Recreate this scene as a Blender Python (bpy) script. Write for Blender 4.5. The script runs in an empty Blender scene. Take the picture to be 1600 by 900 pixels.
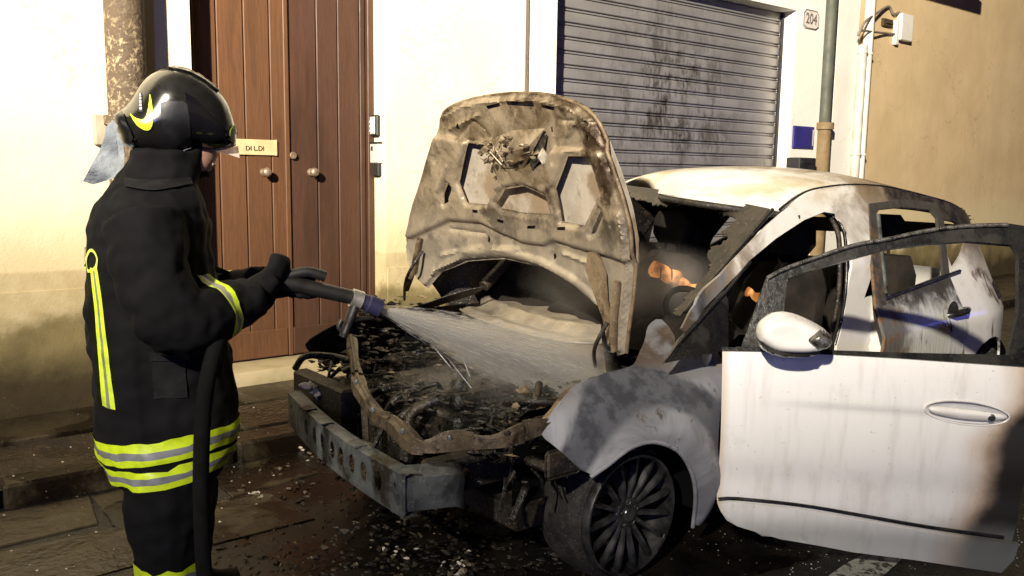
import bpy, bmesh, math, random
import numpy as np
from mathutils import Vector, Matrix
from mathutils.geometry import delaunay_2d_cdt
random.seed(7); RNG = np.random.default_rng(7)
SC = bpy.context.scene
COL = SC.collection
rad = math.radians

# ------------------------------------------------------------------ camera
CAM = np.array([0.0, 0.0, 1.45])
YAW, PITCH, ROLL = rad(38.708), rad(7.648), rad(-0.845)
FPX = 1350.0
_f = np.array([math.sin(YAW)*math.cos(PITCH), math.cos(YAW)*math.cos(PITCH), -math.sin(PITCH)])
_r = np.array([math.cos(YAW), -math.sin(YAW), 0.0]); _d = np.cross(_f, _r)
R2 = math.cos(ROLL)*_r + math.sin(ROLL)*_d; D2 = -math.sin(ROLL)*_r + math.cos(ROLL)*_d
cam = bpy.data.cameras.new('camera'); cam.sensor_width = 36; cam.lens = FPX/1600*36
cam.clip_start = 0.05; cam.clip_end = 400
co = bpy.data.objects.new('camera', cam); COL.objects.link(co)
co.matrix_world = Matrix(((R2[0], -D2[0], -_f[0], CAM[0]), (R2[1], -D2[1], -_f[1], CAM[1]), (R2[2], -D2[2], -_f[2], CAM[2]), (0, 0, 0, 1)))
SC.camera = co

# ------------------------------------------------------------------ night sky and light
wd = bpy.data.worlds.new('World'); SC.world = wd; wd.use_nodes = True
wn = wd.node_tree; bg = wn.nodes['Background']
sky = wn.nodes.new('ShaderNodeTexSky'); sky.sky_type = 'NISHITA'; sky.sun_disc = False
sky.sun_elevation = rad(-5.0); sky.sun_rotation = rad(200); sky.altitude = 20
wn.links.new(sky.outputs[0], bg.inputs[0]); bg.inputs[1].default_value = 0.11

def lamp(name, kind, loc, energy, color, size=0.1, target=None, angle=None, blend=0.5):
    l = bpy.data.lights.new(name, kind); l.energy = energy; l.color = color
    l.shadow_soft_size = size
    o = bpy.data.objects.new(name, l); COL.objects.link(o); o.location = loc
    if target is not None:
        o.rotation_euler = (Vector(target)-Vector(loc)).to_track_quat('-Z', 'Y').to_euler()
    if angle: l.spot_size = rad(angle); l.spot_blend = blend
    return o
# street lamp up on the near side of the street, the engine's blue beacon up the road, and an added blue fill
lamp('street_lamp_light', 'SPOT', (-8.0, -4.0, 7.0), 49000, (1.0, 0.90, 0.73), 0.16, (9.4, 9.5, 6.9), 70, 1.0)
lamp('beacon_light', 'POINT', (14.5, -2.4, 2.7), 80, (0.14, 0.16, 1.0), 0.5)
lamp('blue_fill_light', 'POINT', (-4.6, -4.6, 2.3), 520, (0.28, 0.36, 1.0), 0.2)  # unseen blue fill, added to tint the open door and car front

vs = SC.view_settings; vs.view_transform = 'Standard'; vs.look = 'None'; vs.exposure = 0.0; vs.gamma = 1.0; vs.use_curve_mapping = False
cy = SC.cycles; cy.use_denoising = True; cy.max_bounces = 6; cy.volume_bounces = 1; cy.transparent_max_bounces = 16
cy.sample_clamp_indirect = 4; cy.caustics_reflective = False; cy.caustics_refractive = False
cy.volume_step_rate = 2.0

# ------------------------------------------------------------------ where a picture point lies on a known plane of the place
def ray(x, y): return R2*((x-800)/FPX) + D2*((y-450)/FPX) + _f
def at(x, y, axis, val):
    d = ray(x, y); t = (val-CAM[axis])/d[axis]; return CAM + t*d
def atY(x, y, Y): return at(x, y, 1, Y)
def atZ(x, y, Z): return at(x, y, 2, Z)
def atP(x, y, p0, n):
    d = ray(x, y); t = np.dot(np.array(p0)-CAM, n)/np.dot(d, n); return CAM + t*d

# ------------------------------------------------------------------ materials
class NT:
    def __init__(s, name):
        s.m = bpy.data.materials.new(name); s.m.use_nodes = True; s.t = s.m.node_tree
        s.b = s.t.nodes['Principled BSDF']; s.out = s.t.nodes['Material Output']
        s.tc = s.t.nodes.new('ShaderNodeTexCoord').outputs['Object']
    def n(s, typ): return s.t.nodes.new(typ)
    def put(s, sock, v):
        if isinstance(v, bpy.types.NodeSocket): s.t.links.new(v, sock)
        elif isinstance(v, (tuple, list)): sock.default_value = (*v, 1.0) if len(v) == 3 and len(sock.default_value) == 4 else v
        else: sock.default_value = v
    def map(s, scale=(1, 1, 1), loc=(0, 0, 0), rot=(0, 0, 0), vec=None):
        q = s.n('ShaderNodeMapping'); s.put(q.inputs[0], vec or s.tc); q.inputs['Scale'].default_value = scale
        q.inputs['Location'].default_value = loc; q.inputs['Rotation'].default_value = rot; return q.outputs[0]
    def noise(s, scale, detail=4, rough=0.55, vec=None, dist=0.0):
        q = s.n('ShaderNodeTexNoise'); s.put(q.inputs['Vector'], vec or s.tc)
        q.inputs['Scale'].default_value = scale; q.inputs['Detail'].default_value = detail
        q.inputs['Roughness'].default_value = rough; q.inputs['Distortion'].default_value = dist; return q.outputs['Fac']
    def voro(s, scale, vec=None, feature='F1', out='Distance'):
        q = s.n('ShaderNodeTexVoronoi'); q.feature = feature; s.put(q.inputs['Vector'], vec or s.tc); q.inputs['Scale'].default_value = scale; return q.outputs[out]
    def ramp(s, fac, a, b, lo=0.0, hi=1.0):
        q = s.n('ShaderNodeMapRange'); q.interpolation_type = 'SMOOTHSTEP'; s.put(q.inputs['Value'], fac)
        q.inputs['From Min'].default_value = a; q.inputs['From Max'].default_value = b
        q.inputs['To Min'].default_value = lo; q.inputs['To Max'].default_value = hi; return q.outputs[0]
    def math(s, op, a, b=0.0, clamp=False):
        q = s.n('ShaderNodeMath'); q.operation = op; q.use_clamp = clamp; s.put(q.inputs[0], a); s.put(q.inputs[1], b); return q.outputs[0]
    def mix(s, fac, a, b):
        q = s.n('ShaderNodeMix'); q.data_type = 'RGBA'; s.put(q.inputs[0], fac); s.put(q.inputs[6], a); s.put(q.inputs[7], b); return q.outputs[2]
    def xyz(s, vec=None):
        q = s.n('ShaderNodeSeparateXYZ'); s.put(q.inputs[0], vec or s.tc); return q.outputs
    def dist(s, p, vec=None, scale=(1, 1, 1)):
        v = s.map(scale=scale, loc=tuple(-a*b for a, b in zip(p, scale)), vec=vec)
        q = s.n('ShaderNodeVectorMath'); q.operation = 'LENGTH'; s.put(q.inputs[0], v); return q.outputs['Value']
    def bump(s, h, strength=0.3, dist=0.01, prev=None):
        q = s.n('ShaderNodeBump'); q.inputs['Strength'].default_value = strength; q.inputs['Distance'].default_value = dist
        s.put(q.inputs['Height'], h)
        if prev: s.put(q.inputs['Normal'], prev)
        return q.outputs[0]
    def done(s, color=None, rough=None, metal=None, normal=None, spec=None, **kw):
        b = s.b.inputs
        if color is not None: s.put(b['Base Color'], color)
        if rough is not None: s.put(b['Roughness'], rough)
        if metal is not None: s.put(b['Metallic'], metal)
        if normal is not None: s.put(b['Normal'], normal)
        if spec is not None: s.put(b['Specular IOR Level'], spec)
        for k, v in kw.items(): s.put(b[k.replace('_', ' ')], v)
        return s.m
MATS = {}
def simple(name, c, c2=None, scale=8.0, rough=0.6, metal=0.0, bump=0.15, bscale=40, spec=0.5, r2=None):
    if name in MATS: return MATS[name]
    k = NT(name); f = k.ramp(k.noise(scale, 5), .35, .65)
    col = k.mix(f, c, c2 or tuple(x*.75 for x in c))
    rg = k.ramp(k.noise(scale*1.7, 4), .3, .7, rough, r2 if r2 is not None else min(1, rough*1.25))
    MATS[name] = k.done(col, rg, metal, k.bump(k.noise(bscale, 4), bump, .01), spec); return MATS[name]

# ------------------------------------------------------------------ objects
def empty(name, loc):
    o = bpy.data.objects.new(name, None); COL.objects.link(o); o.location = loc; o.empty_display_size = .1; return o
ORG = {}
def origin(o):
    p = np.zeros(3)
    while o is not None: p = p + np.array(o.location); o = o.parent
    return p
def tag(o, label=None, cat=None, group=None, kind=None):
    for k, v in (('label', label), ('category', cat), ('group', group), ('kind', kind)):
        if v: o[k] = v
    return o
def raw(name, me, mat, parent=None, loc=(0, 0, 0)):
    o = bpy.data.objects.new(name, me); COL.objects.link(o); o.location = loc; o.parent = parent
    if mat is not None and not me.materials: me.materials.append(mat)
    return o
def mesh_of(name, V, F, smooth=None):
    me = bpy.data.meshes.new(name); me.from_pydata([tuple(map(float, v)) for v in V], [], [tuple(map(int, f)) for f in F]); me.validate(); me.update()
    if smooth:
        me.shade_smooth() if hasattr(me, 'shade_smooth') else None
        me.set_sharp_from_angle(angle=rad(smooth))
    return me
def fixn(me):
    bm = bmesh.new(); bm.from_mesh(me); bmesh.ops.remove_doubles(bm, verts=bm.verts, dist=1e-6); bmesh.ops.recalc_face_normals(bm, faces=bm.faces); bm.to_mesh(me); bm.free()
class MB:
    """collects shapes given in world coordinates; build() links them as one mesh"""
    def __init__(s): s.V = []; s.F = []
    def add(s, V, F):
        n = len(s.V); s.V += [tuple(v) for v in V]; s.F += [tuple(i+n for i in f) for f in F]; return s
    def box(s, a, b, rot=None, c=None):
        a = np.array(a, float); b = np.array(b, float)
        V = np.array([(x, y, z) for x in (a[0], b[0]) for y in (a[1], b[1]) for z in (a[2], b[2])])
        if rot is not None:
            cc = (a+b)/2 if c is None else np.array(c); V = (np.array(rot) @ (V-cc).T).T + cc
        return s.add(V, [(0, 1, 3, 2), (4, 6, 7, 5), (0, 4, 5, 1), (2, 3, 7, 6), (0, 2, 6, 4), (1, 5, 7, 3)])
    def tube(s, pts, r, sides=10, flat=None, closed=False):
        P = [np.array(p, float) for p in pts]; n = len(P); rr = r if hasattr(r, '__len__') else [r]*n
        T = [P[min(i+1, n-1)]-P[max(i-1, 0)] for i in range(n)]
        if closed: T = [P[(i+1) % n]-P[i-1] for i in range(n)]
        T = [t/(np.linalg.norm(t)+1e-9) for t in T]
        u = np.cross(T[0], [0, 0, 1.0]);
        if np.linalg.norm(u) < 1e-3: u = np.cross(T[0], [0, 1.0, 0])
        u /= np.linalg.norm(u); V = []; F = []
        for i in range(n):
            u = u - T[i]*np.dot(u, T[i]); u /= np.linalg.norm(u); w = np.cross(T[i], u)
            for k in range(sides):
                a = 2*math.pi*k/sides; cx, cy_ = math.cos(a), math.sin(a)
                if flat: cx *= flat[0]; cy_ *= flat[1]
                V.append(P[i] + rr[i]*(u*cx + w*cy_))
        for i in range(n if closed else n-1):
            for k in range(sides):
                a0 = i*sides+k; a1 = i*sides+(k+1) % sides; j = (i+1) % n
                F.append((a0, a1, j*sides+(k+1) % sides, j*sides+k))
        if not closed: F.append(tuple(range(sides-1, -1, -1))); F.append(tuple((n-1)*sides+k for k in range(sides)))
        return s.add(V, F)
    def lathe(s, prof, o, axis, sides=28, cap=False):
        """prof: (radius, height along axis)"""
        ax = np.array(axis, float); ax /= np.linalg.norm(ax); u = np.cross(ax, [0, 0, 1.0])
        if np.linalg.norm(u) < 1e-3: u = np.array([1.0, 0, 0])
        u /= np.linalg.norm(u); w = np.cross(ax, u); V = []; F = []; o = np.array(o, float)
        for (r, h) in prof:
            for k in range(sides):
                a = 2*math.pi*k/sides; V.append(o + ax*h + r*(u*math.cos(a)+w*math.sin(a)))
        for i in range(len(prof)-1):
            for k in range(sides):
                F.append((i*sides+k, i*sides+(k+1) % sides, (i+1)*sides+(k+1) % sides, (i+1)*sides+k))
        if cap: F.append(tuple(range(sides))); F.append(tuple((len(prof)-1)*sides+k for k in range(sides)))
        return s.add(V, F)
    def loft(s, rings, caps=True):
        n = len(rings[0]); V = [p for r in rings for p in r]; F = []
        for i in range(len(rings)-1):
            for k in range(n): F.append((i*n+k, i*n+(k+1) % n, (i+1)*n+(k+1) % n, (i+1)*n+k))
        if caps: F.append(tuple(range(n))); F.append(tuple((len(rings)-1)*n+k for k in range(n)))
        return s.add(V, F)
    def grid(s, P):
        P = np.array(P); a, b = P.shape[:2]; V = P.reshape(-1, 3)
        return s.add(V, [(i*b+j, i*b+j+1, (i+1)*b+j+1, (i+1)*b+j) for i in range(a-1) for j in range(b-1)])
    def chunk(s, c, size, rng=random):
        """an irregular lump"""
        V = []; c = np.array(c, float)
        sx, sy, sz = size if hasattr(size, '__len__') else (size,)*3
        a = rng.random()*6.28; ca, sa = math.cos(a), math.sin(a)
        for (x, y, z) in ((1, 0, 0), (-1, 0, 0), (0, 1, 0), (0, -1, 0), (0, 0, 1), (0, 0, -1), (.7, .7, .4), (-.7, .7, -.3), (.6, -.7, -.4), (-.7, -.6, .5)):
            k = rng.uniform(.55, 1.1); x, y, z = x*k*sx, y*k*sy, z*k*sz; V.append(c+np.array((x*ca-y*sa, x*sa+y*ca, z)))
        bm = bmesh.new(); [bm.verts.new(v) for v in V]; r = bmesh.ops.convex_hull(bm, input=bm.verts)
        bm.verts.index_update(); VV = [tuple(v.co) for v in bm.verts]; FF = [tuple(v.index for v in f.verts) for f in bm.faces]; bm.free()
        return s.add(VV, FF)
    def build(s, name, mat, parent=None, smooth=35, bevel=0.0, bseg=1, fix=True, shift=True):
        V = np.array(s.V, float) - (origin(parent) if (parent is not None and shift) else 0)
        me = mesh_of(name, V, s.F)
        if fix: fixn(me)
        if bevel:
            bm = bmesh.new(); bm.from_mesh(me)
            es = [e for e in bm.edges if len(e.link_faces) == 2 and e.calc_face_angle(0) > .5]
            bmesh.ops.bevel(bm, geom=es, offset=bevel, segments=bseg, profile=.5, affect='EDGES'); bm.to_mesh(me); bm.free()
        if smooth: me.shade_smooth(); me.set_sharp_from_angle(angle=rad(smooth))
        return raw(name, me, mat, parent)

def inside(poly, pts):
    poly = np.asarray(poly); x, y = pts[:, 0], pts[:, 1]; r = np.zeros(len(pts), bool); j = len(poly)-1
    for i in range(len(poly)):
        xi, yi = poly[i]; xj, yj = poly[j]
        c = ((yi > y) != (yj > y)) & (x < (xj-xi)*(y-yi)/(yj-yi+1e-15)+xi); r ^= c; j = i
    return r
def bdist(poly, pts):
    poly = np.asarray(poly); d = np.full(len(pts), 1e9)
    for i in range(len(poly)):
        a = poly[i-1]; b = poly[i]; ab = b-a; t = np.clip(((pts-a)@ab)/(ab@ab+1e-15), 0, 1)
        d = np.minimum(d, np.hypot(*(pts-a-t[:, None]*ab).T))
    return d
def dens(poly, step):
    o = []; poly = [np.array(p, float) for p in poly]
    for i in range(len(poly)):
        a, b = poly[i], poly[(i+1) % len(poly)]; n = max(1, int(np.linalg.norm(b-a)/step))
        o += [a+(b-a)*k/n for k in range(n)]
    return np.array(o)
def smoothp(poly, it=2):
    P = [np.array(p, float) for p in poly]
    for _ in range(it):
        Q = []
        for i in range(len(P)):
            a, b = P[i], P[(i+1) % len(P)]; Q += [a*.75+b*.25, a*.25+b*.75]
        P = Q
    return np.array(P)
def fill(outline, holes=(), step=.04):
    out = dens(outline, step); hs = [dens(h, step) for h in holes]
    lo = out.min(0); hi = out.max(0)
    gx, gy = np.meshgrid(np.arange(lo[0], hi[0], step), np.arange(lo[1], hi[1], step*.87)); gx = gx + (np.arange(gx.shape[0]) % 2)[:, None]*step*.5
    G = np.stack([gx.ravel(), gy.ravel()], 1); ok = inside(out, G) & (bdist(out, G) > step*.45)
    for h in hs: ok &= ~inside(h, G) & (bdist(h, G) > step*.45)
    G = G[ok]; V = [out]+hs; E = []; n = 0
    for l in V: m = len(l); E += [(n+i, n+(i+1) % m) for i in range(m)]; n += m
    A = np.concatenate(V+[G]); r = delaunay_2d_cdt([Vector(p) for p in A], E, [], 0, 1e-7)
    v = np.array([tuple(p) for p in r[0]]); T = np.array([f for f in r[2] if len(f) == 3]); c = v[T].mean(1)
    ok = inside(out, c)
    for h in hs: ok &= ~inside(h, c)
    return v, T[ok]
def panel(name, outline, fn, mat, parent=None, holes=(), step=.04, thick=.004, smooth=40, shift=True):
    v, T = fill(outline, holes, step); P = fn.vec(v) if hasattr(fn, 'vec') else np.array([fn(*p) for p in v])
    if parent is not None and shift: P = P-origin(parent)
    me = mesh_of(name, P, T); bm = bmesh.new(); bm.from_mesh(me)
    for q in [q for q in bm.verts if not q.link_faces]: bm.verts.remove(q)
    bmesh.ops.recalc_face_normals(bm, faces=bm.faces)
    bm.normal_update()
    if thick:
        top = list(bm.faces); vs_ = list(bm.verts); new = {v: bm.verts.new(v.co-v.normal*thick) for v in vs_}
        rim = [e for e in bm.edges if len(e.link_faces) == 1]; rim = [(l.vert, l.link_loop_next.vert) for e in rim for l in e.link_loops]
        for f in top: bm.faces.new([new[v] for v in reversed(f.verts)])
        for a, b in rim: bm.faces.new([b, a, new[a], new[b]])
    bmesh.ops.recalc_face_normals(bm, faces=bm.faces); bm.to_mesh(me); bm.free()
    me.shade_smooth(); me.set_sharp_from_angle(angle=rad(smooth))
    return raw(name, me, mat, parent)
def inflate(name, outline, fn, T, R, mat, parent=None, step=.012, smooth=60, cut=None):
    """a rounded body that has OUTLINE as its silhouette; fn(a, b, t) with t the half thickness either way"""
    v, F = fill(outline, (), step); ob = dens(outline, step); d = bdist(ob, v)
    t = T*np.sqrt(np.clip(1-(1-np.clip(d/R, 0, 1))**2, 0, 1)); n = len(v)
    P = [fn(p[0], p[1], q) for p, q in zip(v, t)]+[fn(p[0], p[1], -q) for p, q in zip(v, t)]
    P = np.array(P) - (origin(parent) if parent is not None else 0)
    FF = [tuple(f) for f in F]+[tuple(i+n for i in f[::-1]) for f in F]
    me = mesh_of(name, P, FF); fixn(me); me.shade_smooth(); me.set_sharp_from_angle(angle=rad(smooth))
    return raw(name, me, mat, parent)
def mirror_y(o, name, yc, mat=None, parent=None):
    """the same panel on the far side (mirrored about y = yc of the parent's frame)"""
    me = o.data.copy(); V = np.empty(len(me.vertices)*3); me.vertices.foreach_get('co', V); V = V.reshape(-1, 3); V[:, 1] = 2*yc-V[:, 1]
    me.vertices.foreach_set('co', V.ravel()); me.flip_normals(); me.update()
    if mat: me.materials.clear(); me.materials.append(mat)
    return raw(name, me, None if not mat else mat, parent or o.parent)
def text_mesh(s, size, extrude=.001):
    c = bpy.data.curves.new('lettering', 'FONT'); c.body = s; c.size = size; c.extrude = extrude; c.align_x = 'CENTER'; c.align_y = 'CENTER'
    o = bpy.data.objects.new('lettering', c); COL.objects.link(o); bpy.context.view_layer.update()
    me = bpy.data.meshes.new_from_object(o.evaluated_get(bpy.context.evaluated_depsgraph_get())); bpy.data.objects.remove(o); return me
def place_text(name, s, size, o, ux, uz, mat, parent, extrude=.0015, sx=1.0):
    me = text_mesh(s, size, extrude); ux = np.array(ux, float); uz = np.array(uz, float); un = np.cross(ux, uz)
    V = np.empty(len(me.vertices)*3); me.vertices.foreach_get('co', V); V = V.reshape(-1, 3)
    W_ = np.array(o)+V[:, :1]*ux*sx+V[:, 1:2]*uz+V[:, 2:]*un - (origin(parent) if parent is not None else 0)
    me.vertices.foreach_set('co', W_.ravel()); me.materials.clear(); me.update(); me.name = name
    return raw(name, me, mat, parent)
# ================================================================== ground
W = 5.24          # plane of the house fronts
def m_asphalt():
    k = NT('wet_asphalt'); n1 = k.noise(2.2, 6); n2 = k.noise(160, 3); v = k.voro(220)
    wet = k.ramp(k.noise(1.3, 5, vec=k.map(loc=(3, 1, 0))), .36, .54)
    c = k.mix(k.ramp(n2, .35, .7), (.010, .009, .008), (.032, .029, .025))
    c = k.mix(k.ramp(n1, .4, .7), c, (.006, .005, .004))
    rg = k.math('ADD', k.math('MULTIPLY', wet, -.42), .66)
    nm = k.bump(v, .55, .006); nm = k.bump(k.noise(14, 5), .35, .03, nm)
    return k.done(c, rg, 0, nm, .5)
def m_stone():
    k = NT('worn_paving_stone'); n = k.noise(5, 6, .6); d = k.ramp(k.noise(2.1, 6, .62, vec=k.map(loc=(5, 2, 0)), dist=.6), .40, .56)
    c = k.mix(k.ramp(n, .3, .7), (.036, .027, .014), (.060, .047, .026)); c = k.mix(d, c, (.009, .006, .004))
    sp = k.ramp(k.noise(38, 2, vec=k.map(loc=(1, 7, 0))), .76, .80); c = k.mix(sp, c, (.42, .38, .28))
    nm = k.bump(k.noise(30, 6), .5, .012); nm = k.bump(k.noise(5, 4), .4, .03, nm)
    return k.done(c, k.ramp(d, 0, 1, .5, .2), 0, nm, .4)
def m_dirt():
    k = NT('muddy_ground'); c = k.mix(k.ramp(k.noise(6, 6), .4, .6), (.014, .008, .004), (.034, .020, .009))
    c = k.mix(k.ramp(k.noise(45, 4), .6, .68), c, (.08, .06, .035))
    return k.done(c, k.ramp(k.noise(3, 4), .4, .6, .3, .75), 0, k.bump(k.noise(40, 6), .8, .02), .5)
M_ASPH, M_STONE, M_DIRT = m_asphalt(), m_stone(), m_dirt()
road = MB().add([(-40, -40, 0), (60, -40, 0), (60, 4.1, 0), (-40, 4.1, 0)], [(0, 1, 2, 3)]).build('road', M_ASPH, smooth=0, fix=False); tag(road, kind='structure')
walk = MB().box((-40, 4.10, -.2), (60, 9.0, .075)).build('sidewalk', M_DIRT, smooth=0); tag(walk, kind='structure')
def slab(name, x0, y0, x1, y1, zt, h, parent, rng, jit=.03, bev=.008):
    q = [(x0, y0), (x1, y0), (x1, y1), (x0, y1)]; q = [(a+rng.uniform(-jit, jit), b+rng.uniform(-jit, jit)) for a, b in q]
    tl = [rng.uniform(-.006, .006) for _ in range(4)]
    top = [(a, b, zt+t) for (a, b), t in zip(q, tl)]; bot = [(a, b, zt-h) for a, b in q]
    return MB().add(bot+top, [(3, 2, 1, 0), (4, 5, 6, 7), (0, 1, 5, 4), (1, 2, 6, 5), (2, 3, 7, 6), (3, 0, 4, 7)]).build(name, M_STONE, parent, bevel=bev, smooth=30)
rs = random.Random(3)
x = -1.2
while x < 9.6:                                    # kerb stones
    l = rs.uniform(.75, 1.05); slab('kerb_stone', x+.008, 4.06, x+l-.008, 4.24, .1, .16, walk, rs, .006, .014); x += l
for row, (y0, y1) in enumerate(((4.27, 4.72), (4.74, 5.21))):
    x = -1.2+row*.23
    while x < 9.6:
        l = rs.uniform(.48, .66)
        if rs.random() > .12: slab('paving_stone', x+.01, y0+.012, x+l-.01, y1-.012, .1, .05, walk, rs, .012)
        x += l
for row, (y0, y1, xa, xb) in enumerate(((3.64, 4.03, -.9, 2.4), (3.18, 3.62, -.7, 1.25), (2.75, 3.15, -.7, .7))):   # stones set along the gutter
    x = xa+row*.17
    while x < xb:
        l = rs.uniform(.40, .62)
        if rs.random() > .18: slab('gutter_stone', x+.012, y0+.012, x+l-.012, y1-.012, .007, .04, road, rs, .035, .005)
        x += l
# black wet film laid over the road to darken it in front of the car
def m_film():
    k = NT('wet_black_film'); n = k.noise(5, 6); c = k.mix(k.ramp(n, .4, .65), (.0035, .003, .003), (.010, .008, .006)); return k.done(c, k.ramp(k.noise(2.4, 5), .42, .58, .07, .4), 0, k.bump(k.noise(45, 5), .35, .006), .5)
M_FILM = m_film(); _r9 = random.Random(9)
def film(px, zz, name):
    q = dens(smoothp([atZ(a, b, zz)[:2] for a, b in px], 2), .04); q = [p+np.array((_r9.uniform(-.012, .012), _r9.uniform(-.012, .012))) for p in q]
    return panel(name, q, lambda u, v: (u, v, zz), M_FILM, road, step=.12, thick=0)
film([(300, 960), (340, 800), (400, 735), (470, 700), (540, 640), (700, 620), (900, 640), (1150, 800), (1330, 850), (1250, 880), (1120, 910), (1000, 960)], .0045, 'black_film')
film([(150, 800), (200, 775), (300, 765), (360, 790), (300, 830), (210, 840)], .0095, 'black_film')
# worn white bay marking under the open door
def m_paint():
    k = NT('worn_road_paint'); f = k.ramp(k.noise(24, 6, .7), .47, .56); c = k.mix(f, (.42, .42, .38), (.06, .055, .045))
    return k.done(c, .45, 0, k.bump(k.voro(200), .5, .005))
line = MB().add([atZ(*p, .004) for p in ((1180, 960), (1294, 900), (1322, 880), (1348, 867), (1390, 864), (1409, 874), (1376, 903), (1300, 960))], [tuple(range(8))]).build('bay_marking', m_paint(), road, smooth=0)

# ================================================================== house fronts
def wv(k):
    q = k.n('ShaderNodeVectorMath'); q.operation = 'ADD'; k.put(q.inputs[0], k.tc); r = k.n('ShaderNodeTexNoise'); r.inputs['Scale'].default_value = 2.5; r.inputs['Detail'].default_value = 5; k.put(r.inputs['Vector'], k.tc); k.put(q.inputs[1], r.outputs['Color']); return q.outputs[0]
def m_plaster(name, c1, c2, dado=True, dz=.775):
    k = NT(name); x, y, z = k.xyz(); base = k.mix(k.ramp(k.noise(1.6, 5), .3, .7), c1, c2)
    base = k.mix(k.math('MULTIPLY', k.ramp(k.noise(3.0, 7, .65, vec=k.map(scale=(1, 1, .35), loc=(2, 0, 0))), .52, .75), .25), base, tuple(v*.62 for v in c1))
    nm = k.bump(k.noise(60, 6), .25, .008); nm = k.bump(k.noise(7, 4), .2, .02, nm)
    if dado:                                     # rubbed, stained base course, ragged upper patch line; darkening downward also paints in lamp falloff
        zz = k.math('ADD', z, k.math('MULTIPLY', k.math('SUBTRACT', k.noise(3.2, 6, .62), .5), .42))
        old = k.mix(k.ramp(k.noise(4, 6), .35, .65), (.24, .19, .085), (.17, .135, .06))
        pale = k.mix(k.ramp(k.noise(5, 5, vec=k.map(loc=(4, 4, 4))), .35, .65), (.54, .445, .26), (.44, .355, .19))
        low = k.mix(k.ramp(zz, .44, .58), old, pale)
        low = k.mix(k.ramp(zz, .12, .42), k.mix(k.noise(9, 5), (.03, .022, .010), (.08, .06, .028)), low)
        up = k.math('ADD', z, k.math('MULTIPLY', k.math('SUBTRACT', k.noise(2.0, 4), .5), .5))
        gold = k.mix(k.ramp(up, .75, 1.25), (.64, .53, .31), base)
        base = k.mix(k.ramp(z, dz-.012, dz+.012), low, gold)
    cr = k.ramp(k.voro(1.1, vec=k.map(scale=(1, 1, .6), loc=(.3, 0, .2), vec=wv(k)), feature='DISTANCE_TO_EDGE'), .0, .006, .30, 0); base = k.mix(cr, base, (.03, .024, .014))
    base = k.mix(k.math('MULTIPLY', k.ramp(k.noise(26, 6, .7, vec=k.map(loc=(8, 3, 1))), .66, .72), .35), base, tuple(v*.5 for v in c1))
    return k.done(base, .85, 0, nm, .25)
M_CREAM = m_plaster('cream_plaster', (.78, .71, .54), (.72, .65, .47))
M_WHITE = m_plaster('white_plaster', (.78, .75, .69), (.74, .71, .64), False)
M_BEIGE = m_plaster('beige_plaster', (.62, .47, .27), (.54, .40, .22), True, .5)
DZ0, DTOP = .19, 2.95        # doorway
DX0, DX1 = 1.765, float(atY(583, 200, W+.17)[0])
GX0, GX1, GTOP = 4.585, 7.775, 3.09
house = empty('house_front', (1.0, W, .1)); tag(house, 'cream plastered house front with a plank double door and stained base', 'house')
def wallbox(name, a, b, mat, par): return MB().box(a, b).build(name, mat, par, smooth=0)
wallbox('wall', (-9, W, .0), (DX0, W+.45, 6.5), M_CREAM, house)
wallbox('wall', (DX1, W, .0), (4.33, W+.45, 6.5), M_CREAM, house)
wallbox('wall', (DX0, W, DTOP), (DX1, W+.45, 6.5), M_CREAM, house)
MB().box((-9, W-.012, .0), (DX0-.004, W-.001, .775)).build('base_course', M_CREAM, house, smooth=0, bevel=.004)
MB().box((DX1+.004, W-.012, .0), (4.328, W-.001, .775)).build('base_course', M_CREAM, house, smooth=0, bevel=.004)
M_MARBLE = simple('threshold_stone', (.50, .41, .24), (.38, .31, .17), 5, .5, 0, .25, 30)
MB().box((DX0-.03, W-.10, .06), (DX1+.03, W+.4, DZ0)).build('threshold', M_MARBLE, house, bevel=.012, bseg=2)
# door: two leaves of vertical boards
def m_wood(name, a, b, dark):
    k = NT(name); v = k.map(scale=(9, 1, .55)); g = k.noise(9, 8, .65, vec=v, dist=.8); g2 = k.noise(40, 4, .6, vec=v)
    c = k.mix(k.ramp(g, .32, .68), a, b); c = k.mix(k.math('MULTIPLY', k.ramp(g2, .5, .75), .5), c, tuple(x*.55 for x in b))
    st = k.ramp(k.noise(1.4, 5, vec=k.map(scale=(3, 1, .5), loc=(7, 0, 0))), .5, .68); c = k.mix(k.math('MULTIPLY', st, dark), c, (.035, .016, .009))
    rn = k.n('ShaderNodeObjectInfo').outputs['Random']; c = k.mix(k.ramp(rn, 0, 1, .0, .42), c, (.045, .022, .012))
    return k.done(c, k.ramp(g, .3, .7, .42, .6), 0, k.bump(g, .3, .004), .4)
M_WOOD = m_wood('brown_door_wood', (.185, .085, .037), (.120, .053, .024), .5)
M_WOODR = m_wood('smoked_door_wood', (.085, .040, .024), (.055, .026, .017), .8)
M_FRAME = m_wood('door_frame_wood', (.10, .042, .020), (.06, .026, .014), .5)
DY = W+.17
door = MB().box((DX0, DY+.035, DZ0), (DX1, DY+.07, DTOP)).build('door', M_FRAME, house)
fr = MB().box((DX0, DY-.02, DZ0), (DX0+.07, DY+.034, DTOP)).box((DX1-.05, DY-.02, DZ0), (DX1, DY+.034, DTOP)).build('door_frame', M_FRAME, house, bevel=.006)
mid = atY(449, 200, DY)[0]
def boards(xs, mat, dy):
    for a, b in zip(xs[:-1], xs[1:]):
        m = MB().box((a+.003, DY+dy, DZ0+.012), (b-.003, DY+.034, DTOP)); m.build('plank', mat, door, bevel=.005)
def dx(px): return atY(px, 150, DY)[0]
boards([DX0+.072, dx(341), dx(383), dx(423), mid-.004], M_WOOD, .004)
boards([mid+.004, dx(496), dx(529), dx(563), DX1-.052], M_WOODR, .008)
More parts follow.
